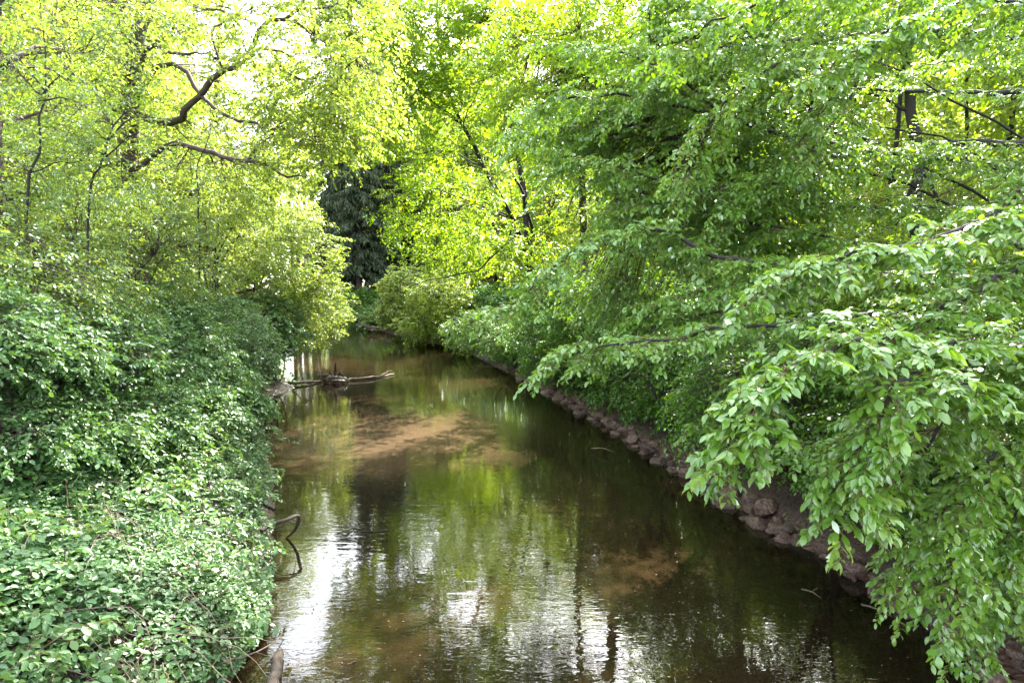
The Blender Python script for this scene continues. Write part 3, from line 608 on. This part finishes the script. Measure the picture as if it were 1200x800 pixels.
for q, (lab, bl, n, mt, leaf) in enumerate([
    ('pale yellow green bush at the far end of the right bank', [blob(475, 340, 47, 32, 30, 2), blob(468, 365, 46, 24, 18, 1.6)], 260, SH, .15),
    ('rounded bush second from the far end of the right bank', [blob(515, 352, 42, 38, 32, 2), blob(500, 380, 41, 36, 14, 1.4)], 260, M['wood'], .13),
    ('dark bush at the water under the leaning maple', [blob(560, 385, 35, 40, 22, 1.5), blob(600, 395, 31, 34, 22, 1.3)], 230, M['beech'], .10),
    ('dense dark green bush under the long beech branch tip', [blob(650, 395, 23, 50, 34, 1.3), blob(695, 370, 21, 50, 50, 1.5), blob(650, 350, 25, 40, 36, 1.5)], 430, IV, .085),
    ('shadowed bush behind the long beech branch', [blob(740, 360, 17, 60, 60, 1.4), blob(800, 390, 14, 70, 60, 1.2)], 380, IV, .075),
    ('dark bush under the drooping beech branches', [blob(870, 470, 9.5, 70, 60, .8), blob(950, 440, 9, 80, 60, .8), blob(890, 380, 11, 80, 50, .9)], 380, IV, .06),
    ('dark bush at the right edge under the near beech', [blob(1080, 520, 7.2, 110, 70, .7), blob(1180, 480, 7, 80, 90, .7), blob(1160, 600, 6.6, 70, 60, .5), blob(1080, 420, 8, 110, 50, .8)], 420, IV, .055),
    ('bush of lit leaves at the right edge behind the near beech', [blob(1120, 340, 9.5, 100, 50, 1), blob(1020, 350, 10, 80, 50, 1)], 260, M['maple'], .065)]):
    make_shrub('shrub', lab, bl, n, (M['bark'], mt), leaf, 400 + q, group='shrubs along the right bank')

for q, (x, y) in enumerate([(-17.5, 65), (-15.5, 63.5), (-13.2, 61.5), (-11.2, 60), (-9, 57), (-16.5, 67), (-13, 65), (-10, 62), (-19.5, 66), (-6.5, 54.5), (-8, 59), (-12, 68), (-16, 70), (-8, 66), (-12.4, 58.4), (-13.6, 59.6), (-15.0, 60.9), (-16.6, 62.3), (-10.9, 56.9), (-18.4, 64)]):
    make_shrub('bank_bush', 'dark bush in the shade of the spruces at the bend of the stream', [(np.array([x, y, (.75 if q in range(14, 20) else 1.3 + .5 * (q % 3))]), (1.4, 1.2, 1.0 + .3 * (q % 2)))], 110, (M['bark'], IV if q % 3 else M['hawthorn']), .16, 700 + q, group='bushes at the bend of the stream', n_stem=4, cat='bush', Ls=(.5, .9))
rb = np.random.default_rng(15)
for q, y in enumerate(np.concatenate([np.arange(7.6, 20, 1.15), np.arange(20, 37, 1.7)])):
    xr = np.interp(y, RIGHT[:, 1], RIGHT[:, 0]); o = (1.05 if y < 15 else .85) + .3 * rb.random(); w_ = .75 + .02 * y
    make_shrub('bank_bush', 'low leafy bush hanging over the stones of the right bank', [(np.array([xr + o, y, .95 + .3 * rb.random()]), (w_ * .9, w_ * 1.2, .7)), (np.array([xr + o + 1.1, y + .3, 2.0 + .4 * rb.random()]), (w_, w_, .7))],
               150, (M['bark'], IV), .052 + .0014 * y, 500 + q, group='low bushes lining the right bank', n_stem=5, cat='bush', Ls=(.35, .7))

for q, y in enumerate(np.arange(20, 47, 1.5)):
    xr = np.interp(y, RIGHT[:, 1], RIGHT[:, 0]); o = 2.3 + .8 * rb.random()
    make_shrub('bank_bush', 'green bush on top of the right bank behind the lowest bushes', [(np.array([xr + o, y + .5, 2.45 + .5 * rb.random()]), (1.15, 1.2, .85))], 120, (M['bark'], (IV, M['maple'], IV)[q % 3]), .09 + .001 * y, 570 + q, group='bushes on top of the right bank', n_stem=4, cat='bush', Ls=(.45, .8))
for q, y in enumerate(np.arange(37.5, 57, 1.25)):
    xr = np.interp(y, RIGHT[:, 1], RIGHT[:, 0]); o = .9 + .4 * rb.random()
    make_shrub('bank_bush', 'leafy bush overhanging the water on the far right bank', [(np.array([xr + o, y + o * .5, 1.0 + .4 * rb.random()]), (1.3, 1.4, .95))], 120, (M['bark'], IV if q % 2 else M['maple']), .125, 540 + q, group='bushes overhanging the far right bank', n_stem=4, cat='bush', Ls=(.45, .8))

# ------------------------------------------------------------------ near beech: hand laid limbs drooping over the water from the right
rng = np.random.default_rng(77)
NB = (7.6, 6.6); base = np.array([NB[0], NB[1], gz1(*NB) - .1])
beech = empty('beech_tree', base, 'near beech whose large leafed branches droop over the right bank', 'beech')
g = Geo(); tp = wiggle([base, base + [.1, 0, 4], base + [.3, .2, 9]], 14, .006, rng); tube(g, tp, .24, .1, 12, 0, .04, rng); g.build('trunk', [M['bark_oak']], beech, base)
HERO = [  # (control points, radius, shoot length, spacing, first leafy fraction)
 ([(1290, 330, 5.5), (1100, 322, 4.9), (960, 322, 4.6), (850, 300, 4.5), (760, 268, 4.6), (690, 285, 4.6), (640, 320, 4.6), (592, 368, 4.6)], .030, (.30, .55), .055, .1),
 ([(1290, 420, 4.8), (1130, 380, 4.2), (1000, 372, 4.0), (900, 392, 3.9), (800, 408, 3.9), (700, 425, 4.0), (640, 445, 4.1)], .024, (.26, .50), .05, .1),
 ([(1250, 400, 3.8), (1100, 400, 3.2), (980, 420, 3.0), (905, 470, 2.95), (870, 530, 3.0), (850, 560, 3.1)], .016, (.2, .40), .040, .1),
 ([(1250, 450, 3.6), (1120, 440, 3.1), (1050, 470, 2.9), (1005, 550, 2.9), (988, 620, 3.0)], .014, (.2, .36), .040, .1),
 ([(1280, 560, 4.2), (1200, 520, 3.8), (1150, 560, 3.6), (1120, 640, 3.6), (1112, 715, 3.65)], .014, (.22, .42), .045, .1),
 ([(1280, 250, 4.4), (1200, 250, 3.9), (1120, 268, 3.7), (1040, 296, 3.6), (960, 306, 3.6), (880, 350, 3.7)], .018, (.25, .45), .045, .1),
 ([(1300, 60, 7.4), (1150, 40, 6.4), (1000, 40, 5.8), (900, 80, 5.5), (830, 150, 5.6), (805, 205, 5.7)], .028, (.35, .65), .06, .1),
 ([(1300, -30, 6.4), (1100, -10, 5.8), (950, -10, 5.3), (850, 20, 5.2), (790, 60, 5.3)], .026, (.35, .6), .06, .05),
 ([(1300, 112, 9), (1200, 108, 8.6), (1100, 108, 8.2), (1010, 104, 8.0), (950, 112, 8)], .05, (.3, .6), .22, .35),
 ([(1300, 160, 8.5), (1200, 168, 8.1), (1120, 166, 7.9), (1050, 178, 7.7), (1010, 160, 7.6), (930, 152, 7.5), (880, 150, 7.5)], .055, (.3, .6), .16, .4),
 ([(1280, 650, 5.2), (1200, 640, 4.8), (1172, 690, 4.7), (1160, 750, 4.75)], .014, (.25, .45), .05, .05),
 ([(1300, 300, 5.0), (1210, 310, 4.4), (1140, 340, 4.1), (1080, 380, 4.0), (1040, 430, 4.0)], .016, (.25, .45), .05, .05),
 ([(1300, 180, 5.6), (1230, 200, 5.0), (1180, 240, 4.7), (1100, 300, 4.5)], .016, (.25, .5), .06, .05),
 ([(1100, 322, 4.9), (980, 280, 5.2), (880, 262, 5.5), (800, 262, 5.7), (745, 290, 5.8)], .016, (.3, .5), .055, .1),
 ([(960, 322, 4.6), (880, 360, 4.6), (800, 380, 4.7), (740, 410, 4.8), (690, 440, 4.9)], .014, (.28, .45), .05, .1),
 ([(1000, 372, 4.0), (930, 440, 4.1), (890, 500, 4.2), (830, 520, 4.4)], .012, (.25, .4), .05, .1),
 ([(1120, 440, 3.1), (1090, 520, 3.3), (1060, 560, 3.5), (1040, 620, 3.6)], .010, (.22, .38), .045, .1),
 ([(1150, 40, 6.4), (1060, 20, 6.2), (980, 110, 6.0), (920, 190, 6.0), (880, 230, 6.1)], .018, (.3, .5), .06, .1),
 ([(1300, 30, 8), (1200, 60, 7.4), (1120, 70, 7), (1040, 90, 6.8)], .02, (.3, .55), .09, .1),
 ([(1250, 540, 5), (1150, 480, 4.6), (1090, 500, 4.5), (1050, 560, 4.5)], .012, (.25, .45), .055, .1),
 ([(1280, 600, 4.4), (1210, 590, 4.1), (1180, 640, 4.0), (1190, 700, 4.1)], .012, (.25, .4), .05, .05),
]
g = Geo()
HERO = [([(u, v, Y * (1.35 if k in (0, 1, 13, 14, 15) else 1.08 if k < 8 else 1.12)) for u, v, Y in h[0]],) + h[1:] for k, h in enumerate(HERO)]
HERO = [([(u, v - (22 * min(1, max(0, (v - 350) / 90)) if u < 1080 else 0), Y) for u, v, Y in h[0]],) + h[1:] for h in HERO]
HERO += [
 ([(1300, 200, 9.5), (1000, 175, 7.8), (850, 140, 7.2), (740, 112, 7.2), (640, 120, 7.4), (618, 145, 7.5)], .03, (.4, .7), .055, .25),
 ([(1000, 175, 7.8), (880, 215, 7.3), (780, 212, 7.2), (690, 186, 7.2), (650, 205, 7.4)], .018, (.4, .65), .055, .05),
 ([(1300, 250, 9), (1000, 240, 8), (850, 246, 7.3), (760, 236, 7.2), (700, 275, 7.3)], .022, (.4, .65), .055, .35),
 ([(850, 140, 7.2), (800, 95, 7.2), (730, 62, 7.2), (660, 55, 7.4)], .015, (.4, .65), .055, .05),
 ([(1000, 40, 6.3), (900, 50, 6.8), (820, 62, 6.8), (750, 115, 6.9)], .015, (.4, .6), .055, .05),
 ([(1000, 110, 7.2), (930, 200, 6.9), (860, 235, 6.9), (820, 290, 7)], .014, (.35, .6), .055, .05),
 ([(1300, 480, 5.2), (1180, 432, 4.7), (1100, 440, 4.6), (1020, 480, 4.6), (970, 520, 4.7), (930, 520, 4.8)], .014, (.28, .45), .05, .05),
 ([(1300, 700, 5.4), (1200, 675, 4.9), (1150, 710, 4.9), (1130, 760, 5)], .012, (.28, .45), .05, .05),
 ([(1200, 560, 4.5), (1130, 575, 4.5), (1080, 630, 4.7), (1062, 690, 4.9)], .010, (.28, .42), .05, .05),
 ([(1300, 380, 6), (1120, 350, 5.6), (1000, 400, 5.6), (920, 430, 5.7), (870, 440, 5.9)], .014, (.3, .5), .055, .05),
 ([(1000, 322, 6), (900, 330, 6), (820, 340, 6), (760, 370, 6.2), (720, 400, 6.3)], .012, (.3, .5), .055, .05),
 ([(1300, 20, 5.6), (1180, 0, 5), (1080, 20, 4.8), (1000, 60, 4.9), (960, 90, 5)], .016, (.3, .5), .055, .05),
]
for pts, r, (l0, l1), space, f0 in HERO:
    q = P(pts)
    if pts[0][0] > 1240:   # start the limb on the trunk
        k = int(np.abs(tp[:, 2] - min(max(q[0][2] + .3, 2.5), 8.5)).argmin()); q = np.vstack([tp[k], q])
    w = wiggle(q, 40, .0035, rng)
    gl = Geo(); tube(gl, w, r * 1.25, .0025, 7, 0, .03, rng); gl.build('limb', [M['bark']], beech, base)
    seg = np.linalg.norm(np.diff(w, axis=0), axis=1); cum = np.append(0, np.cumsum(seg)); n = int(cum[-1] * (1 - f0) / (space * .82))
    s = cum[-1] * (f0 + (1 - f0) * (np.arange(n) + rng.random(n)) / n)
    p0 = np.column_stack([np.interp(s, cum, w[:, k]) for k in range(3)])
    tn = nrm(np.column_stack([np.interp(s, cum, np.gradient(w[:, k], cum)) for k in range(3)]))
    sd_ = nrm(np.cross(tn, UP)); sg = np.where(np.arange(n) % 2 == 0, 1., -1.)[:, None]
    d = nrm(tn * .55 + sd_ * sg * .8 + rng.normal(size=(n, 3)) * .25 + UP * .04)
    L = (l0 + (l1 - l0) * rng.random(n)) * (1.05 - .45 * s / cum[-1])
    p0 = np.vstack([p0, w[-1:]]); d = np.vstack([d, nrm(w[-1:] - w[-2:-1])]); L = np.append(L, l0)
    stems(g, p0, d, L, .22, .0035, 1, 5, 4)
    q0, qd, qL = sub_twigs(p0, d, L, 6, .48, rng, .22, .85)
    stems(g, q0, qd, qL, .22, .0016, 1, 3, 3)
    rs = np.repeat(rng.random(n + 1), 6)
    twig_leaves(g, q0, qd, qL, 6, .061, T_HI, 0, rng, .22, .36, rs, .22)
    twig_leaves(g, p0, d, L, 7, .061, T_HI, 0, rng, .22, .36, rng.random(n + 1), .22)
g.build('crown', [M['beech'], M['twig_red']], beech, base)

# ------------------------------------------------------------------ ground cover on both banks (uncountable leaves)
def scatter(n, x0, x1, y0, y1, side, smax, rng, ypow=1.0, smin=0.0):
    x = x0 + (x1 - x0) * rng.random(n); y = y0 + (y1 - y0) * rng.random(n) ** ypow
    p = np.column_stack([x, y]); ins = inside(p); dl, dr = seg_dist(p, LEFT), seg_dist(p, RIGHT)
    s = np.where(ins, -np.minimum(dl, dr), np.minimum(dl, dr)); ok = ((dl < dr) == (side == 'L')) & (s > smin) & (s < smax)
    return p[ok], s[ok]
rg = np.random.default_rng(21)
g = Geo()
for n, (y0, y1), size, smax in [(150000, (1.6, 8), .088, 9), (90000, (7, 16), .095, 12), (36000, (15, 34), .13, 10)]:
    p, s = scatter(n, -22, -2, y0, y1, 'L', smax, rg, 1, -.35)
    mud = np.exp(-((p[:, 1] - 23.6) / 2.6) ** 2) * np.exp(-(s / 1.5) ** 2)
    ok = rg.random(len(p)) > mud * 1.6; ok &= s > -.16 + .26 * wob(p * 2.2 + 21); ok &= rg.random(len(p)) < np.clip(.6 + (wob(p * 2.7) + .9) * .5, .5, 1) * np.where(wob(p * 3.7 + 5) > 1.05, .18, 1); p, s = p[ok], s[ok]
    h = (.10 + .42 * np.clip(wob(p * 3.1) + .7, 0, 1.6)) * np.clip(.35 + s * .9, .3, 1)
    z = np.maximum(ground_z(p), .03) + h * (.45 + .55 * rg.random(len(p)) ** .5) + .03
    N = len(p); a = rg.random(N) * 6.28; pos = np.column_stack([p, z]); r = np.clip(.5 + .35 * wob(p * 1.9) + .22 * rg.normal(size=N), 0, 1)
    nn = UP + rg.normal(size=(N, 3)) * .28 + np.array([.22, -.10, 0])
    kind = wob(p * .9 + 13) + .5 * rg.normal(size=N)          # patches of a paler, broader leaved weed
    for mi, sel, shp in ((0, kind < .75, T_HEX), (1, kind >= .75, (T_HEX[0] * [1.1, 1.25, 1], T_HEX[1]))):
        for da, sc in ((0, 1), (1.25, .8), (-1.25, .8)):
            ax = np.column_stack([np.cos(a + da), np.sin(a + da), -.18 + .2 * rg.normal(size=N)])
            sz = size * sc * (.5 + .7 * rg.random(N)) * np.clip(1 + .3 * wob(p * 1.3 + 7), .7, 1.35)
            add_leaves(g, pos[sel], ax[sel], (nn + rg.normal(size=(N, 3)) * .22)[sel], sz[sel], shp, mi, rg, r[sel])
    dead = rg.random(N) < .012                                   # a few dry brown leaves caught on top
    add_leaves(g, pos[dead] + [0, 0, .02], rg.normal(size=(dead.sum(), 3)) * [1, 1, .3], (nn + rg.normal(size=(N, 3)) * .5)[dead], .07, T_HEX, 2, rg)
p, s = scatter(3400, -16, -2.5, 2.6, 20, 'L', 9, rg, 1.2, .1); N = len(p)      # arching leafy canes above the mat
p0 = np.column_stack([p, ground_z(p) + .25]); a = rg.random(N) * 6.28; d = nrm(np.column_stack([np.cos(a) * .7, np.sin(a) * .7, .5 + .6 * rg.random(N)])); L = .35 + .6 * rg.random(N)
stems(g, p0, d, L, .55, .004, 3, 6, 4)
q0, qd, qL = sub_twigs(p0, d, L, 6, .22, rg, .55, .9)
twig_leaves(g, q0, qd, qL, 4, .085, T_HEX, 0, rg, .3, .4, np.repeat(.3 + .7 * rg.random(N), 6)); twig_leaves(g, p0, d, L, 5, .09, T_HEX, 1, rg, .55, .4)
p, s = scatter(1500, -14, -2.5, 2.4, 14, 'L', 7, rg, 1.3, .0); N = len(p)      # grass blades pushing through
p0 = np.column_stack([p, ground_z(p) + .1]); ax = nrm(np.column_stack([rg.normal(size=(N, 2)) * .35, np.ones(N) * .8]))
add_leaves(g, p0, ax, rg.normal(size=(N, 3)), .2 + .35 * rg.random(N), (T_HEX[0] * [1, .03, .1], T_HEX[1]), 0, rg)
tag(g.build('bramble_cover', [M['bramble'], M['weed'], M['dead_leaf'], M['twig_red']]), 'dense blue green bramble leaves covering the left bank', 'brambles', kind='stuff')
g = Geo()
for n, (y0, y1), size in [(60000, (5.5, 14), .055), (70000, (13, 30), .075), (30000, (29, 58), .12), (14000, (56, 72), .18)]:
    p, s = scatter(n, -24, 12, y0, y1, 'R', 5.0, rg, 1, .25)
    ok = rg.random(len(p)) < np.clip((s - .2) * 1.5, .06, 1) * np.clip(.45 + (wob(p * 2.3) + .8) * .8, .4, 1); p, s = p[ok], s[ok]
    z = ground_z(p) + .04 + (.1 + .30 * np.clip(wob(p * 2.9) + .6, 0, 1.5)) * rg.random(len(p)) * np.clip(s, .2, 1)
    N = len(p); a = rg.random(N) * 6.28; pos = np.column_stack([p, z])
    ax = np.column_stack([np.cos(a), np.sin(a), -.45 + .25 * rg.normal(size=N)]); ax[:, 0] -= .35
    nn = UP * .9 + np.array([-.55, -.1, 0]) + rg.normal(size=(N, 3)) * .35
    r = np.clip(.5 + .4 * wob(p * 1.9) + .25 * rg.normal(size=N), 0, 1)
    add_leaves(g, pos, ax, nn, size * (.6 + .6 * rg.random(N)), T_HEX, 0, rg, r)
tag(g.build('ivy_cover', [IV]), 'dark green ivy and creeping leaves hanging down the right bank', 'ivy', kind='stuff')

# ------------------------------------------------------------------ stones along the right water line
m, nt, n, l = new_mat('stone')
out = n.new('ShaderNodeOutputMaterial'); p = n.new('ShaderNodeBsdfPrincipled'); tc = n.new('ShaderNodeTexCoord'); oi = n.new('ShaderNodeObjectInfo')
ad = n.new('ShaderNodeVectorMath'); ad.operation = 'ADD'; l.new(tc.outputs['Object'], ad.inputs[0]); l.new(oi.outputs['Random'], ad.inputs[1])
nz = n.new('ShaderNodeTexNoise'); nz.inputs['Scale'].default_value = 7; nz.inputs['Detail'].default_value = 8; l.new(ad.outputs[0], nz.inputs['Vector'])
r = ramp(n, [(.3, (.022, .016, .012)), (.5, (.085, .05, .036)), (.72, (.17, .13, .105))]); l.new(nz.outputs[0], r.inputs[0])
hv = n.new('ShaderNodeHueSaturation'); mr = n.new('ShaderNodeMapRange'); mr.inputs[3].default_value = .6; mr.inputs[4].default_value = 1.35; l.new(oi.outputs['Random'], mr.inputs[0]); l.new(mr.outputs[0], hv.inputs['Value'])
l.new(r.outputs[0], hv.inputs['Color']); l.new(hv.outputs[0], p.inputs['Base Color']); p.inputs['Roughness'].default_value = .7
bp = n.new('ShaderNodeBump'); bp.inputs['Strength'].default_value = .8; bp.inputs['Distance'].default_value = .03; l.new(nz.outputs[0], bp.inputs['Height']); l.new(bp.outputs[0], p.inputs['Normal']); l.new(p.outputs[0], out.inputs[0])
M['stone'] = m
import bmesh
def stone_mesh(seed):
    rng = np.random.default_rng(seed); bm = bmesh.new(); bmesh.ops.create_icosphere(bm, subdivisions=3, radius=1)
    V = np.array([v.co[:] for v in bm.verts])
    for k in range(13):        # flat broken faces
        d = nrm(rng.normal(size=3)); c = .52 + .3 * rng.random(); e = V @ d - c; V = V - np.maximum(e, 0)[:, None] * d * .93
    V = V * np.array([1, .72 + .2 * rng.random(), .5 + .2 * rng.random()]) + rng.normal(size=V.shape) * .014
    for v, c in zip(bm.verts, V): v.co = c
    me = bpy.data.meshes.new('stone'); bm.to_mesh(me); bm.free(); me.materials.append(m); return me
SM = [stone_mesh(s) for s in range(9)]
rg = np.random.default_rng(3)
def place_stone(x, y, z, s, label, group='stones along the right water line', k=None, rz=None):
    o = bpy.data.objects.new('stone', SM[int(rg.integers(9)) if k is None else k]); COL.objects.link(o)
    o.location = (x, y, z); o.scale = (s, s, s); o.rotation_euler = (rg.normal() * .35, rg.normal() * .35, rg.random() * 6.28 if rz is None else rz)
    tag(o, label, 'stone', group)
segs = np.linalg.norm(np.diff(RIGHT, axis=0), axis=1); cumR = np.append(0, np.cumsum(segs))
def right_pt(y, off):
    x = np.interp(y, RIGHT[:, 1], RIGHT[:, 0]); dx = (np.interp(y + .3, RIGHT[:, 1], RIGHT[:, 0]) - np.interp(y - .3, RIGHT[:, 1], RIGHT[:, 0])) / .6
    nn = np.array([1, -dx]) / math.hypot(1, dx); return np.array([x, y]) + nn * off
cnt = 0
for k in range(190):
    y = 6.4 + 22 * (k / 190) ** 1.25 + rg.normal() * .1; off = abs(rg.normal()) * .26 - .14
    if rg.random() < .14: off += .35 * rg.random()
    c = right_pt(y, off); s = (.06 + .19 * rg.random() ** 1.7) * (1 + .012 * y)
    z = max(gz1(*c), -.05) + s * .12
    place_stone(c[0], c[1], z, s, 'rough reddish brown stone in the broken row at the foot of the right bank')
c = right_pt(7.55, .1); place_stone(c[0], c[1], .10, .34, 'largest flat tan stone at the bottom right of the water line', k=2, rz=2.2)
c = right_pt(9.0, .15); place_stone(c[0], c[1], .10, .24, 'broad pale pink stone by the water under the hanging beech tip', k=4, rz=1.8)
c = right_pt(11.3, .2); place_stone(c[0], c[1], .15, .27, 'large grey stone on top of the stone row beside red soil', k=5, rz=.4)

# ------------------------------------------------------------------ fallen wood
def log(name, label, cat, pts, r0, r1, seed, group=None, mat='driftwood', sides=9, forks=()):
    rng = np.random.default_rng(seed); g = Geo(); w = wiggle(np.asarray(pts, float), 16, .008, rng); tube(g, w, r0, r1, sides, 0, .08, rng)
    for f in forks: tube(g, wiggle(np.asarray(f, float), 9, .02, rng), r1 * .9, r1 * .25, 6, 0, .08, rng)
    return tag(g.build(name, [M[mat]], None, w.mean(0)), label, cat, group)
log('fallen_log', 'dark rotten log lying from the mud spit into the water', 'log', [wp(302, 440, .25), wp(325, 449, .12), wp(352, 448, .1), wp(378, 446, .06)], .085, .04, 1, forks=[[wp(340, 449, .1), wp(346, 443, .3), wp(352, 440, .45)]])
log('driftwood_branch', 'pale bleached branch lying flat on the water right of the debris clump', 'branch', [wp(408, 445, .05), wp(425, 443, .08), wp(445, 441, .06), wp(462, 438, .03)], .055, .02, 2, mat='cane', forks=[[wp(440, 441, .06), wp(452, 436, .1), wp(458, 434, .1)]])
# root clump
rng = np.random.default_rng(9); c0 = wp(392, 446, .1); root = empty('root_clump', c0, 'dark tangled root clump stuck in the middle of the stream', 'root clump')
g = Geo(); 
bm = bmesh.new(); bmesh.ops.create_icosphere(bm, subdivisions=4, radius=1); V = np.array([v.co[:] for v in bm.verts]); F = np.array([[v.index for v in f.verts] for f in bm.faces]); bm.free()
V = V * (1 + .16 * np.sin(V @ rng.normal(size=(3, 6)) * 4).sum(1) / 3)[:, None] * [.46, .32, .2]
g.add(V, F); g.build('root_mass', [M['soil']], root)
for k, (dx, dz, r) in enumerate([(.05, .72, .055), (-.12, .42, .035), (.16, .34, .04)]):
    g = Geo(); tube(g, wiggle([(dx * .5, 0, .1), (dx, .03, dz * .6), (dx * 1.5, 0, dz)], 9, .05, rng), r, r * .5, 7, 0, .12, rng); g.build('stub', [M['bark']], root)
for k in range(9):
    a = rng.random() * 6.28; e = np.array([math.cos(a) * (.5 + .3 * rng.random()), math.sin(a) * .45, -.1 + .3 * rng.random()])
    g = Geo(); tube(g, wiggle([(0, 0, .1), e * .6 + [0, 0, .15], e], 8, .06, rng), .03, .008, 5); g.build('root', [M['bark']], root)
log('hooked_branch', 'hook shaped dead branch poking out of the left bank over bright water', 'branch', [wp(306, 622, .4), wp(318, 614, .43), wp(334, 609, .45), wp(346, 604, .46), wp(350, 605, .42), wp(350, 612, .32), wp(346, 621, .16), wp(338, 629, .02), wp(330, 636, -.08)], .034, .016, 3, sides=9, mat='bark_oak', forks=[[wp(334, 609, .45), wp(342, 612, .4), wp(345, 616, .3)]])
log('dead_stump', 'dark stub of wood sticking out above the hooked branch', 'stump', [wp(300, 588, .3), wp(312, 592, .28), wp(322, 597, .25)], .05, .025, 4, mat='bark')
log('fallen_log', 'straight dark log end lying in the water at the bottom left', 'log', [wp(316, 812, .05), wp(322, 790, .07), wp(328, 765, .05)], .065, .05, 5)
log('dead_twig', 'forked thin twig lying at the water edge above the bottom log', 'twig', [wp(262, 775, .25), wp(290, 768, .15), wp(318, 755, .08), wp(332, 742, .03)], .012, .004, 6, mat='cane', forks=[[wp(300, 764, .12), wp(318, 768, .05), wp(330, 765, .02)]])
log('floating_twig', 'thin twig floating alone in the middle of the water', 'twig', [wp(425, 622, .01), wp(440, 622, .012), wp(458, 621, .01)], .012, .005, 7, mat='bark')
for q, (a, b, lab) in enumerate([((560, 429), (590, 433), 'pale stick at the foot of the right bank far off'), ((693, 525), (722, 530), 'pair of pale sticks floating beside the stones'), ((1010, 708), (1045, 722), 'thin bare twig over the stones at the lower right'), ((940, 690), (962, 700), 'short stick wedged among the stones below red soil')]):
    log('dead_twig', lab, 'twig', [wp(*a, .06), wp((a[0] + b[0]) / 2, (a[1] + b[1]) / 2 - 2, .14), wp(*b, .06)], .012, .004, 20 + q, mat='cane', forks=[[wp((a[0] + b[0]) / 2, (a[1] + b[1]) / 2 - 2, .14), wp((a[0] + b[0]) / 2 + 8, (a[1] + b[1]) / 2 - 7, .2)]])
g = Geo(); c = wp(445, 388, .2); rng = np.random.default_rng(14)
for k in range(16):
    s = c + np.array([rng.normal() * 1.6, rng.normal() * .8, .1 + .2 * rng.random()]); e = s + np.array([rng.normal(), rng.normal() * .6, .25 * rng.normal()]) * .9
    tube(g, wiggle([s, e], 6, .04, rng), .05, .015, 5)
tag(g.build('debris_pile', [M['cane']], None, c), 'pale pile of driftwood where the stream bends out of sight', 'driftwood pile')

# specks and small leaves drifting on the water
rg = np.random.default_rng(51); u = 300 + 850 * rg.random(900); v = 400 + 400 * rg.random(900) ** .8; q = np.array([wp(a, b, .008) for a, b in zip(u, v)])
q = q[inside(q[:, :2])]; g = Geo()
add_leaves(g, q, rg.normal(size=(len(q), 3)) * [1, 1, .04], UP + rg.normal(size=(len(q), 3)) * .06, .012 + .03 * rg.random(len(q)) ** 2, (T_HEX[0] * [1, 1, .2], T_HEX[1]), 0, rg)
tag(g.build('drifting_specks', [M['dead_leaf']]), 'small dead leaves and specks drifting on the water', 'floating leaves', kind='stuff')

# dry bramble canes lying over the left bank
rg = np.random.default_rng(17)
for k in range(64):
    if k < 20: u, v = 10 + 90 * rg.random(), 540 + 70 * rg.random()
    elif k < 44: u, v = 110 + 120 * rg.random(), 620 + 150 * rg.random()
    else: u, v = 20 + 250 * rg.random(), 480 + 300 * rg.random()
    c = wp(u, v, 1.2); p_ = c[:2]; zz = gz1(*p_); c = np.array([p_[0], p_[1], zz + .3]); 
    a = rg.normal() * .7 + (0 if rg.random() < .6 else 2.2); L = .35 + .6 * rg.random(); d = np.array([math.cos(a), math.sin(a), 0])
    e0, e1 = c - d * L, c + d * L
    e0[2] = max(gz1(*e0[:2]), 0) + .22 + .1 * rg.random(); e1[2] = max(gz1(*e1[:2]), 0) + .22 + .1 * rg.random(); md = (e0 + e1) / 2 + [0, 0, .10 + .16 * rg.random()]
    g = Geo(); tube(g, wiggle([e0, md, e1], 14, .022, np.random.default_rng(k)), .0045, .002, 5)
    tag(g.build('bramble_cane', [M['cane']], None, md), 'thin dry arching bramble cane lying over the leaves of the left bank', 'cane', 'dry bramble canes on the left bank')

# a few broad leaved plants standing out of the brambles
def dock(u, v, size, seed, label):
    rng = np.random.default_rng(seed); c = wp(u, v, 1.75); b = np.array([c[0], c[1], gz1(c[0], c[1])]); root = empty('broad_leaf_plant', b, label, 'plant')
    g = Geo(); tube(g, wiggle([(0, 0, 0), (0, 0, .5)], 6, .02, rng), .008, .004, 5); g.build('stem', [M['twig']], root)
    for k in range(9):
        a = k * 2.4 + rng.normal() * .2; h = .22 + .035 * k; dd = np.array([math.cos(a), math.sin(a), -.15]); g = Geo()
        stems(g, np.array([[0, 0, h]]), dd[None], np.array([.1]), 0, .003, 1, 3, 3)
        add_leaves(g, (np.array([0, 0, h]) + nrm(dd) * .09)[None], dd[None], UP[None] + rng.normal(size=(1, 3)) * .15, size * (.8 + .4 * rng.random()), T_HI, 0, rng)
        g.build('leaf', [M['bramble'], M['twig']], root)
dock(72, 560, .20, 1, 'broad leaved plant standing above brambles near the left edge')
dock(75, 630, .17, 2, 'large leaved plant below the dry canes near the left edge')
dock(88, 715, .17, 3, 'glossy broad leaved plant in the middle of the near brambles')
dock(235, 545, .14, 4, 'broad leaved plant among brambles near the water, farthest of its kind')
